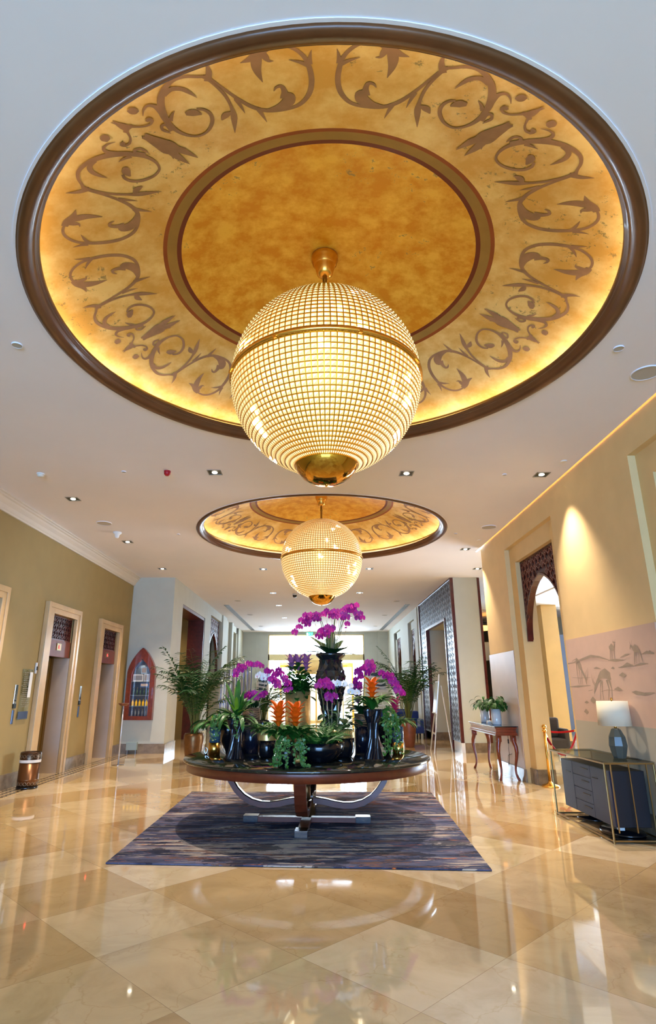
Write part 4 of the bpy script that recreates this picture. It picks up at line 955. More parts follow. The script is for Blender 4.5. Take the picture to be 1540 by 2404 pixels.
def bottle(x, z, h, r, col, label):
    tt = thing('bottle', label, 'bottle', (x, YB-.07, z), 'bottles in the arched display case')
    m = MB(); m.lathe([(r, z), (r, z+h*.6), (r*.35, z+h*.75), (r*.3, z+h*.92)], (x, YB-.07), 12); m.build('glass', col, tt)
    m = MB(); m.lathe([(r*.36, z+h*.92), (r*.36, z+h)], (x, YB-.07), 10); m.build('cap', M_BRASS, tt)
amber = mat('amber_liquid_glow', rgb(214, 150, 20), .1, emit=(1, .6, .05), es=.12); clearb = mat('pale_bottle', rgb(150, 164, 170), .1, trans=.3); green = mat('green_bottle', rgb(70, 100, 84), .15)  # amber liquid glows by itself, brightness put into its material
names = ['first', 'second', 'third', 'fourth', 'fifth']
for i in range(5):
    x = xc-.19+.095*i
    bottle(x, 1.228, .17, .030, amber, 'amber bottle on the shelf above the bottom of the display case, %s from the left' % names[i])
    bottle(x, .962, .19, .026, clearb, 'pale bottle on the bottom of the display case, %s from the left' % names[i])
    bottle(x, 1.508, .19, .024, green, 'green bottle on the middle shelf of the display case, %s from the left' % names[i])
def carton(x0, x1, z0, z1, col, col2, label):
    tt = thing('gift_box', label, 'box', ((x0+x1)/2, YB-.07, z0), 'cartons in the arched display case')
    m = MB(); m.box(x0, x1, YB-.10, YB-.04, z0, z1); m.build('carton', mat('carton_'+col2, rgb(*col), .5), tt)
    m = MB(); m.box(x0+.02, x1-.02, YB-.102, YB-.10, z0+.03, z1-.03); m.build('printed_label', mat('print_'+col2, rgb(*[255-c//2 for c in col]), .5), tt)
carton(xc-.23, xc+.05, 1.868, 2.06, (226, 226, 222), 'white', 'white printed carton lying on the top shelf of the display case')
carton(xc+.07, xc+.22, 1.868, 2.07, (200, 208, 214), 'grey', 'pale grey carton on the top shelf of the display case, right side')
carton(xc-.02, xc+.14, 2.075, 2.26, (176, 204, 220), 'blue', 'light blue carton standing on top of the others in the display case')
carton(xc-.02, xc+.22, 1.71, 1.84, (46, 92, 140), 'sea', 'blue picture card upright behind the middle shelf of the display case')
# floor access box under the display case
t = thing('floor_box', 'small pale grey box on the skirting under the display case', 'box', (-5.0, YB-.16, 0))
m = MB(); m.box(-5.14, -4.86, YB-.16, YB-.03, .10, .30); m.build('cover', mat('pale_box', rgb(150, 168, 166), .5), t, bevel=.006)
m = MB(); m.box(-5.12, -5.10, YB-.12, YB-.08, 0, .10); m.box(-4.90, -4.88, YB-.12, YB-.08, 0, .10); m.build('leg', M_STEEL, t)

# ------------------------------------------------------------------ rug and flower table
rg4 = [(-2.06, 6.36), (1.614, 6.12), (1.86, 10.445), (-2.087, 10.51)]
m = MB(); m.prism([(x, y, .004) for x, y in rg4], (0, 0, .012)); tag(m.build('rug', M_RUG, origin=(0, 8.3, 0)), 'blue grey abstract striped rug on the marble floor under the round table', 'rug')
TX, TY, TZ, TR = -.14, 8.2, .80, 1.585
t = thing('round_table', 'large round table with black marble top and mahogany rim on the rug', 'table', (TX, TY, .016))
m = MB(); m.lathe([(0, TZ-.04), (TR-.02, TZ-.04), (TR, TZ-.03), (TR+.004, TZ-.02), (TR, TZ-.006), (TR-.01, TZ), (0, TZ)], (TX, TY), 128, cap=False); m.build('marble_top', M_MARB, t)
m = MB(); m.lathe([(TR-.05, TZ-.04), (TR-.04, TZ-.135), (TR-.07, TZ-.14), (TR-.30, TZ-.14), (TR-.30, TZ-.04)], (TX, TY), 128, cap=False); m.build('apron', M_WOODP, t)
tz = .016
def table_leg(ang, ext):
    d = Vector((cos(ang), sin(ang), 0)); s = Vector((-sin(ang), cos(ang), 0)); O = Vector((TX, TY, 0))
    prof = [(1.06, .665), (1.035, .58), (.99, .48), (.92, .38), (.83, .295), (.72, .235), (.60, .205), (.48, .20), (.36, .215), (.22, .245), (.08, .26)]
    m = MB(); w = .068; th = .020
    for side, mi in ((0, 0), (1, 1)):
        pass
    top, bot = [], []
    for i, (r, z) in enumerate(prof):
        r0, z0 = prof[max(i-1, 0)]; r1, z1 = prof[min(i+1, len(prof)-1)]
        t_ = Vector((r1-r0, z1-z0)).normalized(); nn = Vector((-t_.y, t_.x))
        top.append((r-nn.x*.032, z-nn.y*.032)); bot.append((r+nn.x*.032, z+nn.y*.032))
    n = len(prof)
    V = []
    for (r, z) in top+bot:
        for q in (-1, 1): V.append(O+d*(r*ext)+s*(w*q)+Vector((0, 0, z+.01)))
    F = []; M_ = []
    m.v = [tuple(v) for v in V]
    for i in range(n-1):
        a, b = 2*i, 2*(i+1); c_, e = 2*(n+i), 2*(n+i+1)
        for f, mi in (((a, a+1, b+1, b), 1), ((c_, e, e+1, c_+1), 0), ((a, b, e, c_), 0), ((a+1, c_+1, e+1, b+1), 0)):
            m.f.append(f); m.m.append(mi); m.s.append(mi == 1)
    m.f += [(0, 2*n, 2*n+1, 1), (2*n-2, 2*n-1, 4*n-1, 4*n-2)]; m.m += [1, 1]; m.s += [False, False]
    m.build('curved_leg', [M_WOODP, M_CHROME], t)
ANG0 = -.06
for k in range(4): table_leg(ANG0+k*pi/2, 1)
def bar_on_floor(ang, L_, name):
    d = Vector((cos(ang), sin(ang), 0)); O = Vector((TX, TY, 0))
    m = MB(); m.bar(O-d*L_+Vector((0, 0, tz+.03)), O+d*L_+Vector((0, 0, tz+.03)), .12, .058); o = m.build(name, M_WOODP, t, bevel=.004)
    for q in (-1, 1):
        m = MB(); m.bar(O+d*q*(L_-.14)+Vector((0, 0, tz+.037)), O+d*q*(L_+.05)+Vector((0, 0, tz+.037)), .15, .074); m.build('chrome_foot', M_CHROME, t, bevel=.003)
bar_on_floor(ANG0, .76, 'base_beam'); bar_on_floor(ANG0+pi/2, .84, 'base_beam')
m = MB(); m.lathe([(.11, .1), (.11, .27), (.05, .30), (.045, .42), (.05, .44), (.09, .47), (.105, .52), (.09, .58), (.05, .62), (.05, .67)], (TX, TY), 28); m.build('centre_post', [M_BRONZE], t)

# ------------------------------------------------------------------ console table with cabriole legs
CT = .955
x0, x1, y0, y1 = 3.39, 3.80, 11.78, 13.72
t = thing('console_table', 'mahogany console table with cabriole legs and dark glass top by the right wall', 'console table', ((x0+x1)/2, (y0+y1)/2, 0))
m = MB(); m.box(x0-.02, x1+.02, y0-.02, y1+.02, CT-.016, CT); m.build('dark_top', M_BLACKG, t, bevel=.003)
m = MB(); m.box(x0-.005, x1+.005, y0-.005, y1+.005, CT-.045, CT-.016); m.box(x0+.015, x1-.015, y0+.015, y1-.015, CT-.115, CT-.045); m.box(x0, x1, y0, y1, CT-.155, CT-.115); m.box(x0-.012, x1+.012, y0-.012, y1+.012, CT-.168, CT-.155); m.build('apron', M_WOOD, t, bevel=.004)
def cabriole(x, y, sx, sy):
    m = MB(); H_ = CT-.168
    pr = [(0, 1, .052), (0, .90, .050), (.006, .84, .040), (.022, .74, .036), (.026, .62, .032), (.018, .50, .027), (.004, .36, .022), (-.004, .24, .019), (.0, .14, .018), (.014, .06, .022), (.026, .015, .026), (.026, 0, .022)]
    pts = [(x+sx*a*1.6, y+sy*a*1.6, H_*b) for a, b, r in pr]
    m.tube(pts, [r*1.1 for a, b, r in pr], 8)
    m.box(x-.045, x+.045, y-.045, y+.045, H_*.86, H_)
    m.build('leg', M_WOOD, t, bevel=0)
for sx, sy in ((-1, -1), (1, -1), (-1, 1), (1, 1)):
    cabriole((x0+x1)/2+sx*((x1-x0)/2-.065), (y0+y1)/2+sy*((y1-y0)/2-.075), sx*.8, sy*.8)
t = thing('power_cable', 'black power cable with a small switch hanging below the console table', 'cable', (3.79, 12.45, .3))
m = MB(); m.tube([(3.805, 12.4, .78), (3.805, 12.4, .6), (3.806, 12.42, .4), (3.806, 12.46, .25), (3.806, 12.50, .20), (3.806, 12.53, .27), (3.806, 12.48, .38), (3.806, 12.25, .42)], .004, 6); m.build('cord', M_BLACK, t)
m = MB(); m.box(3.795, 3.815, 12.385, 12.415, .60, .68); m.build('inline_switch', M_BLACK, t)

# ------------------------------------------------------------------ brass framed sideboard
SX0, SX1, SY0, SY1, SZ = 3.24, 3.80, 7.12, 8.69, .83
t = thing('sideboard', 'dark blue grey sideboard in an open brass frame with glass top under the mural', 'sideboard', ((SX0+SX1)/2, (SY0+SY1)/2, 0))
b = .017
m = MB()
for z in (SZ-.01-b/2, .02+b/2):
    m.bar((SX0, SY0, z), (SX0, SY1, z), b); m.bar((SX1, SY0, z), (SX1, SY1, z), b); m.bar((SX0, SY0, z), (SX1, SY0, z), b); m.bar((SX0, SY1, z), (SX1, SY1, z), b)
for x in (SX0, SX1):
    for y in (SY0, SY1): m.bar((x, y, .0), (x, y, SZ-.012), b)
m.build('brass_frame', M_BRASSD, t, bevel=.002)
m = MB()
for x in (SX0+.085, SX0+.29, SX0+.49):
    m.bar((x, SY0+.03, .10), (x, SY0+.03, SZ-.03), .012)
m.build('brass_rod', M_BRASSD, t)
m = MB(); m.box(SX0-.012, SX1+.012, SY0-.012, SY1+.012, SZ-.008, SZ); gt = mat('grey_glass_top', rgb(120, 128, 122), .04); thin_glass(gt, (.62, .66, .62), .22) if not gt.get('k') else None; m.build('glass_top', gt, t)
cx0, cx1, cy0, cy1, cz0, cz1 = SX0+.10, SX1-.06, SY0+.12, SY1-.07, .135, .72
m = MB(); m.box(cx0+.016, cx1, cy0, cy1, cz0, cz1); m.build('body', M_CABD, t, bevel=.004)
W_ = cy1-cy0
def front(name, ya, yb, za, zb, hz=None):
    m = MB(); m.box(cx0, cx0+.016, ya+.003, yb-.003, za+.003, zb-.003); o = m.build(name, M_CAB, t, bevel=.002)
    if hz:
        m = MB(); m.box(cx0-.012, cx0, hz[0], hz[1], hz[2]-.004, hz[2]+.004); m.build('handle', M_BLACK, o)
ya = cy0; yb = cy0+.50; yc = yb+.52
front('door', ya, yb, cz0, cz1, (ya+.30, ya+.44, .60)); 
for k in range(4):
    za = cz0+(cz1-cz0)*k/4; front('drawer', yb, yc, za, za+(cz1-cz0)/4, (yb+.05, yb+.25, za+.10))
front('door', yc, cy1, cz0, cz1, (yc+.06, yc+.20, .58))
m = MB(); m.lathe([(.30, .03), (.31, .04), (.30, .055), (.05, .06), (.05, .135)], ((cx0+cx1)/2, SY0+.42), 40, sx=.75); m.build('oval_base', M_BLACK, t)
m = MB(); m.lathe([(.20, .03), (.21, .04), (.20, .055), (.05, .06), (.05, .135)], ((cx0+cx1)/2, SY1-.40), 40, sx=.9); m.build('round_base', M_BLACK, t)
m = MB(); m.box(SX0+.01, SX1-.01, SY0+.02, SY0+.20, .018, .028); m.box(SX0+.01, SX0+.30, SY1-.2, SY1-.02, .018, .028); m.build('base_slab', M_BLACK, t)
m = MB(); m.box(cx0+.14, cx0+.20, SY0+.35, SY0+.42, .0605, .09); m.build('white_tag', M_WHITE, t)

# table lamp
lx, ly = 3.625, 7.52
t = thing('table_lamp', 'table lamp with faceted smoky glass base and cream drum shade on the sideboard', 'lamp', (lx, ly, SZ))
m = MB(); prof = [(.075, SZ), (.085, SZ+.02), (.118, SZ+.14), (.105, SZ+.24), (.058, SZ+.325), (.04, SZ+.335)]
m.lathe(prof, (lx, ly), 8, sm=False, sx=.9); m.build('glass_base', M_SMOKE, t)
m = MB(); m.lathe([(.016, SZ+.33), (.016, SZ+.37), (.006, SZ+.375), (.006, SZ+.655)], (lx, ly), 12); m.lathe([(.014, SZ+.655), (.010, SZ+.67), (.016, SZ+.685), (0, SZ+.69)], (lx, ly), 10); m.build('stem', M_BRASS, t)
m = MB(); m.lathe([(.205, SZ+.365), (.192, SZ+.65)], (lx, ly), 40, cap=False, sy=1.0, sx=.9); 
for k in range(3):
    a = 2*pi*k/3; m.bar((lx, ly, SZ+.645), (lx+.18*.9*cos(a), ly+.19*sin(a), SZ+.645), .004)
o = m.build('shade', M_SHADE, t); sm = o.modifiers.new('t', 'SOLIDIFY'); sm.thickness = .003
m = MB(); m.tube([(lx, ly+.08, SZ+.004), (lx+.05, ly+.0, SZ+.004), (lx+.10, ly-.12, SZ+.004), (3.78, ly-.2, SZ+.004)], .003, 6); m.build('cord', M_BLACK, t)

# mural
t = thing('gazelle_mural', 'pale mural of sketched gazelles and dunes on the right wall above the sideboard', 'mural', (XR, 7.9, 1.19))
m = MB(); m.box(XR-.014, XR, 6.66, 9.13, 1.19, 2.345)
for si, st in enumerate(MURAL):
    L_, R_ = [], []
    n = len(st)
    for i, (y, z, w) in enumerate(st):
        w *= .85
        if y < 6.67: y = 6.67
        a = st[max(i-1, 0)]; c_ = st[min(i+1, n-1)]; d = Vector((c_[0]-a[0], c_[1]-a[1]))
        if d.length < 1e-6: d = Vector((1, 0))
        d.normalize(); q = (-d.y, d.x); xx = XR-.0155-.0001*si
        L_.append((xx, max(6.662, y+q[0]*w), z+q[1]*w)); R_.append((xx, max(6.662, y-q[0]*w), z-q[1]*w))
    m.strip(L_, R_, 1, False)
m.build('painted_panel', [mat('mural_ground', rgb(202, 168, 144), .6, var=.03), mat('mural_sepia', rgb(156, 134, 108), .6, var=.12, vscale=8)], t)
m = MB(); m.box(XR-.014, XR, 6.66, 9.13, .25, 1.19); m.build('lower_panel', mat('linen_grey_panel', rgb(172, 164, 144), .7), t)

# ------------------------------------------------------------------ rope barrier
def post(x, y, label):
    t = thing('barrier_post', label, 'barrier post', (x, y, 0), 'brass rope barrier posts')
    m = MB(); m.lathe([(.155, 0), (.155, .012), (.13, .03), (.06, .05), (.035, .07), (.026, .09)], (x, y), 36); m.build('base', M_BRASS, t)
    m = MB(); m.lathe([(.024, .08), (.024, .90)], (x, y), 20); m.build('pole', M_BRASS, t)
    m = MB(); m.lathe([(.024, .90), (.038, .905), (.038, .93), (.02, .94), (.02, .955)], (x, y), 20); m.ball((x, y, .985), .040, 16, 10); m.build('ball_top', M_BRASS, t)
P1 = (4.07, 11.10); P2 = (5.30, 12.6); P3 = (5.9, 16.2)
post(*P1, 'brass rope barrier post in front of the near arch, beside the sideboard'); post(*P2, 'brass rope barrier post just inside the lounge, half hidden by the mural pier')
def rope(a, b, sag, label, za=.87, zb=.87):
    t = thing('barrier_rope', label, 'rope', ((a[0]+b[0])/2, (a[1]+b[1])/2, .3), 'red velvet barrier ropes')
    n = 18; pts = [(a[0]+(b[0]-a[0])*i/n, a[1]+(b[1]-a[1])*i/n, za+(zb-za)*i/n-sag*4*(i/n)*(1-i/n)) for i in range(n+1)]
    m = MB(); m.tube(pts, .020, 10); m.build('velvet_rope', M_RED, t)
    for p, q in ((pts[0], pts[1]), (pts[-1], pts[-2])):
        m = MB(); m.tube([p, tuple(p[j]+(q[j]-p[j])*.7 for j in range(3))], .024, 10); m.build('brass_end', M_BRASS, t)
rope(P1, P2, .42, 'bright red barrier rope drooping between the two brass posts')
rope((4.75, 15.0), P2, .16, 'dark red barrier rope higher up behind the near brass post', .99, .84)
post(4.75, 15.0, 'brass barrier post farther into the lounge, hidden behind the arch jamb')
# wall plate and armchair in the lounge
m = MB(); m.box(6.70, 6.72, 18.6, 19.3, 1.75, 2.2); tag(m.build('steel_wall_plate', M_STEEL), 'grey steel access plate on the side of the lounge pier', 'plate')
def chair(x, y, s, label, M_, name='armchair', w=.75, dp=.7):
    t = thing(name, label, 'seat', (x, y, 0))
    m = MB(); m.box(x-w/2, x+w/2, y-dp/2, y+dp/2, .18, .42); m.build('seat', M_, t, bevel=.04)
    m = MB(); m.box(x-w/2, x+w/2, y+s*(dp/2-.16) if s > 0 else y-dp/2, y+dp/2 if s > 0 else y-dp/2+.16, .40, .92); m.build('backrest', M_, t, bevel=.06)
    for q in (-1, 1):
        m = MB(); m.box(x+q*w/2-.07-(0 if q > 0 else -.0), x+q*w/2+.07, y-dp/2, y+dp/2, .18, .66); m.build('arm', M_, t, bevel=.05)
        for p in (-1, 1):
            m = MB(); m.lathe([(.02, 0), (.03, .19)], (x+q*(w/2-.08), y+p*(dp/2-.08)), 10); m.build('leg', M_BLACK, t)
chair(6.15, 16.3, 1, 'dark grey upholstered armchair in front of the lounge pier', mat('charcoal_fabric', rgb(58, 54, 56), .9), w=.6, dp=.6)
chair(3.0, 24.2, 1, 'deep blue velvet sofa beside the right corridor wall', M_BLUE, 'sofa', 1.3, .8)
chair(3.25, 22.0, 1, 'blue velvet armchair in front of the fretwork end, right of the palm', M_BLUE, 'armchair', .85, .8)
t = thing('wall_screen', 'small dark framed control screen on the blue grey lounge wall', 'screen', (10.1, 23.58, 1.35))
m = MB(); m.box(10.0, 10.35, 23.56, 23.6, 1.75, 2.1); m.build('frame', M_BLACK, t); m = MB(); m.box(10.03, 10.32, 23.555, 23.56, 1.78, 2.07); m.build('display', mat('screen_blue', rgb(150, 180, 220), .3), t)

# ------------------------------------------------------------------ easel with picture
ex, ey = 3.12, 17.0
t = thing('easel', 'slim silver easel leaning in front of the fretwork doorway', 'easel', (3.25, 16.75, 0))
A, B_, Ct = Vector((3.16, 17.45, 0)), Vector((3.12, 16.68, 0)), Vector((3.60, 16.55, 0))
top = Vector((3.42, 16.95, 2.05))
for nm, p, q in (('leg', A, top), ('leg', B_, top+Vector((0, -.04, 0))), ('rear_leg', Vector((3.70, 17.1, 0)), top+Vector((.04, .0, -.3)))):
    m = MB(); m.bar(p, q, .026); m.build(nm, mat('silver_wood', rgb(196, 190, 180), .35, .4), t)
m = MB(); m.bar(A.lerp(top, .24), B_.lerp(top, .24), .03, .04); m.bar(A.lerp(top, .50)+Vector((-.03, .1, 0)), B_.lerp(top, .50)+Vector((-.03, -.12, 0)), .05, .03); m.build('crossbar', mat('silver_wood', rgb(196, 190, 180), .35, .4), t)
d1 = (top-(A+B_)/2).normalized()
cen = (A+B_)/2*.5+top*.5+d1*.42+Vector((-.03, 0, 0)); side = (A-B_).normalized(); nrm = side.cross(d1).normalized()
Mx = Matrix(((side.x, d1.x, nrm.x, cen.x), (side.y, d1.y, nrm.y, cen.y), (side.z, d1.z, nrm.z, cen.z), (0, 0, 0, 1)))
t = thing('framed_picture', 'pale framed picture standing on the easel', 'picture', tuple(cen-d1*.4))
m = MB(); m.obox(Mx, .62, .86, .02); m.build('frame', mat('silver_frame', rgb(206, 206, 204), .3, .5), t)
m = MB(); m.obox(Mx @ Matrix.Translation((0, 0, .012)), .54, .78, .004); m.obox(Mx @ Matrix.Translation((0, 0, -.012)), .54, .78, .004); m.build('print', mat('pale_print', rgb(206, 222, 224), .12, var=.3, vscale=3), t)

# ------------------------------------------------------------------ things in front of the entrance
def photo(x0, x1, z0, z1, y, label, st=True):
    t = thing('framed_photo', label, 'picture', ((x0+x1)/2, y, 0 if st else z0))
    m = MB(); m.box(x0, x1, y, y+.04, z0, z1); m.build('frame', M_WHITE, t)
    m = MB(); m.box(x0+.09, x1-.09, y-.006, y, z0+.08, z1-.08); m.build('print', M_PHOTO, t)
    if st:
        m = MB(); m.bar((x0+.08, y+.02, 0), ((x0+x1)/2, y+.05, z1), .03); m.bar((x1-.08, y+.02, 0), ((x0+x1)/2, y+.05, z1), .03); m.bar((x0+.0, y-.02, z0-.02), (x1, y-.02, z0-.02), .05); m.build('stand', M_WHITE, t)
photo(-2.62, -2.10, 1.5, 2.3, 26, 'white framed monochrome photo on a stand, left of the entrance')
photo(2.2, 3.05, 1.6, 2.42, 26.2, 'white framed monochrome photo on a stand, right of the entrance')
t = thing('scroll_console', 'white console with scrolled ironwork below the right framed photo', 'console', (2.6, 25.6, 0))
m = MB(); m.box(2.1, 3.15, 25.4, 25.85, 1.0, 1.05); m.build('top', M_WHITE, t)
m = MB()
for x in (2.3, 2.62, 2.94):
    for q in (-1, 1):
        m.tube([(x+q*.14*cos(a)*(1-a/9), 25.4, .68+.26*sin(a)*(1-a/9)) for a in [j*.45 for j in range(16)]], .014, 6)
for x in (2.12, 3.13): m.bar((x, 25.42, 0), (x, 25.42, 1.0), .04)
m.bar((2.12, 25.42, .30), (3.13, 25.42, .30), .03); m.build('scrollwork', M_WHITE, t)
# shimmering rod screen behind the left palm
t = thing('glass_rod_screen', 'tall screen of silver and blue glass rods behind the left palm', 'screen', (-2.75, 20.2, 0))
for k in range(26):
    x = -3.28+.042*k
    m = MB(); m.lathe([(.011, .05), (.011, 2.55-.2*abs(sin(k*.9)))], (x, 20.2+.05*(k % 2)), 8); m.build('rod', [M_CHROME, mat('blue_rod', rgb(60, 80, 190), .12, .7), mat('violet_rod', rgb(120, 110, 150), .2, .8)][(k*7) % 3], t)
m = MB(); m.box(-3.34, -2.18, 20.1, 20.35, 0, .06); m.build('base', M_BLACK, t)
# ------------------------------------------------------------------ plants
RG = random.Random(11)
def blade(mb, base, az, L, w, e0, e1, mi=0, n=8, fold=.25, tip=.0, wp=.5, twist=0):
    # a long leaf: starts at elevation e0 and bends to e1
    p = Vector(base); Ls, Ms, Rs = [], [], []
    for i in range(n+1):
        t = i/n; e = e0+(e1-e0)*t; a = az+twist*t
        d = Vector((cos(a)*cos(e), sin(a)*cos(e), sin(e)))
        if i: p = p+d*(L/n)
        s = Vector((-sin(a), cos(a), 0)); up = s.cross(d)*-1
        ww = w/2*(sin(pi*min(1, (t*(1-wp*.6)+wp*.35)))**.8 if t < 1 else 0)*(1 if t < .92 else .55)
        if t == 1: ww = tip
        Ls.append(p+s*ww+up*(ww*fold)); Ms.append(Vector(p)); Rs.append(p-s*ww+up*(ww*fold))
    mb.strip(Ls, Ms, mi); mb.strip(Ms, Rs, mi)
def oval_leaf(mb, base, az, L, w, el, mi=0, curl=.6):
    blade(mb, base, az, L, w, el, el-curl, mi, 6, .15, .002, 0)
def flower(mb, c, nrm, s, mi=0, ml=1, rg=RG):
    n = Vector(nrm).normalized(); u = Vector((0, 0, 1)); x = u.cross(n)
    if x.length < .1: x = Vector((1, 0, 0))
    x.normalize(); y = n.cross(x); c = Vector(c)
    for k, (a, L, w) in enumerate(((pi/2, 1, .72), (pi/2+2.2, .95, .72), (pi/2-2.2, .95, .72), (.15, 1.05, 1.25), (pi-.15, 1.05, 1.25))):
        d = x*cos(a)+y*sin(a); q = n.cross(d); L *= s; w *= s
        pts = [c, c+d*L*.35+q*w*.42+n*s*.08, c+d*L*.75+q*w*.45+n*s*.10, c+d*L+n*s*.0, c+d*L*.75-q*w*.45+n*s*.10, c+d*L*.35-q*w*.42+n*s*.08]
        mb.add(pts, [(0, 1, 2, 3), (0, 3, 4, 5)], mi, True)
    mb.add([c+n*s*.05, c+x*s*.16+n*s*.22, c-y*s*.38+n*s*.2, c-x*s*.16+n*s*.22], [(0, 1, 2), (0, 2, 3)], ml)
    mb.ball(c+n*s*.12, s*.10, 6, 4, ml)
def spike(t, pts, r0, nfl, size, mats, frac=.45, name='flower_spike', face=(0, -1, .1), buds=2, seed=0):
    # arching stem with blooms along its last part
    rg = random.Random(seed); P = [Vector(p) for p in pts]
    S = []
    for i in range(len(P)-1):
        p0 = P[max(i-1, 0)]; p1 = P[i]; p2 = P[i+1]; p3 = P[min(i+2, len(P)-1)]
        for k in range(6):
            u = k/6; S.append(.5*((2*p1)+(p2-p0)*u+(2*p0-5*p1+4*p2-p3)*u*u+(-p0+3*p1-3*p2+p3)*u**3))
    S.append(P[-1])
    m = MB(); m.tube(S, [r0*(1-.5*i/len(S)) for i in range(len(S))], 5); st = m.build('flower_stem', M_STEM, t)
    m = MB(); n = len(S)
    nfl = int(nfl*1.25)
    for k in range(nfl):
        q = 1-frac+frac*(k+.3)/nfl; i = min(n-1, int(q*(n-1))); c = S[i]
        sd = 1 if k % 2 else -1
        o = Vector((sd*size*.42*rg.uniform(.6, 1.1), -size*.5*rg.uniform(.3, 1.1), rg.uniform(-.35, .3)*size))
        f = Vector(face)+Vector((sd*.5+rg.uniform(-.3, .3), rg.uniform(-.3, .3), rg.uniform(-.3, .2)))
        flower(m, c+o, f, size*rg.uniform(.85, 1.1)*.62, 0, 1)
    for k in range(buds):
        c = S[-1]+Vector((rg.uniform(-1, 1), rg.uniform(-1, 0), -k*.6))*size*.12
        m.ball(c, size*.13, 6, 5, 0)
    m.build(name, mats, t)
def bromeliad_head(mb, c, h, r, mi=0, rows=5, rg=RG, lean=0):
    for i in range(rows):
        q = i/(rows-1); k = 6 if i < rows-1 else 5
        for j in range(k):
            a = 2*pi*(j+.5*(i % 2))/k+rg.uniform(-.15, .15)
            blade(mb, (c[0]+cos(a)*r*.10+lean*q*h, c[1]+sin(a)*r*.10, c[2]+h*.62*q), a, r*(.7+.55*q), r*.42, 1.35, .05+.55*q, mi, 5, .35, .0, .25)
def rosette(mb, c, n, L, w, e0, e1, mi=0, rg=RG, wp=.4, jit=.2):
    for k in range(n):
        a = 2*pi*k/n*1.0+rg.uniform(-jit, jit); q = rg.random()
        blade(mb, (c[0]+cos(a)*.012, c[1]+sin(a)*.012, c[2]), a, L*rg.uniform(.75, 1.1), w*rg.uniform(.8, 1.1), e0+(rg.random())*.35, e1+rg.uniform(-.3, .4), mi, 9, .3, 0, wp)
def ivy_leaf(mb, c, nrm, up, s, mi):
    n = Vector(nrm).normalized(); u = Vector(up); x = u.cross(n); 
    if x.length < .05: x = Vector((1, 0, 0))
    x.normalize(); y = n.cross(x); c = Vector(c)
    out = [(0, -.55), (.42, -.35), (.72, -.25), (.40, .05), (.46, .45), (.14, .30), (0, .9), (-.14, .30), (-.46, .45), (-.40, .05), (-.72, -.25), (-.42, -.35)]
    pts = [c+n*s*.10]+[c+x*a*s-y*b*s for a, b in out]
    mb.add(pts, [(0, i, i % 12+1) for i in range(1, 13)], mi, True)
def ivy(t, start, n, L, drop, mats, s=.03, spread=1.0, front=-pi/2, arc=pi, floor=TZ+.012, seed=1, name='ivy_vines', pull=.0):
    rg = random.Random(seed); m = MB(); mv = MB()
    for k in range(n):
        a = front+rg.uniform(-arc/2, arc/2); p = Vector(start)+Vector((cos(a)*spread*.3, sin(a)*spread*.3, rg.uniform(-.01, .05)))
        pts = [Vector(start), Vector(p)]; el = rg.uniform(.1, .8)
        ln = L*rg.uniform(.5, 1.1); N = max(4, int(ln/.035))
        for i in range(N):
            el = max(-1.45, el-drop*rg.uniform(.6, 1.4)); a += rg.uniform(-.25, .25)
            if p.z < floor+.015: el = max(el, 0.02)
            p = p+Vector((cos(a)*cos(el), sin(a)*cos(el), sin(el)))*.035
            if p.z < floor: p.z = floor
            pts.append(Vector(p))
            for q in range(2):
                o = Vector((rg.uniform(-1, 1), rg.uniform(-1, .3), rg.uniform(-.6, .8)))*s*.9
                c = p+o; c.z = max(c.z, floor+.004)
                ivy_leaf(m, c, (rg.uniform(-.6, .6)+cos(a)*.4, -1+rg.uniform(-.2, .6), rg.uniform(0, .9)), (rg.uniform(-.5, .5), 0, 1), s*rg.uniform(.6, 1.25), 0 if rg.random() < .7 else 1)
        mv.tube(pts, .0022, 4)
    mv.build('ivy_stem', M_STEM, t); m.build(name, mats, t)
def soil(t, x, y, z, r):
    m = MB(); m.lathe([(r, z), (r*.5, z+.012), (0, z+.015)], (x, y), 20, cap=False); m.build('soil', M_SOIL, t)

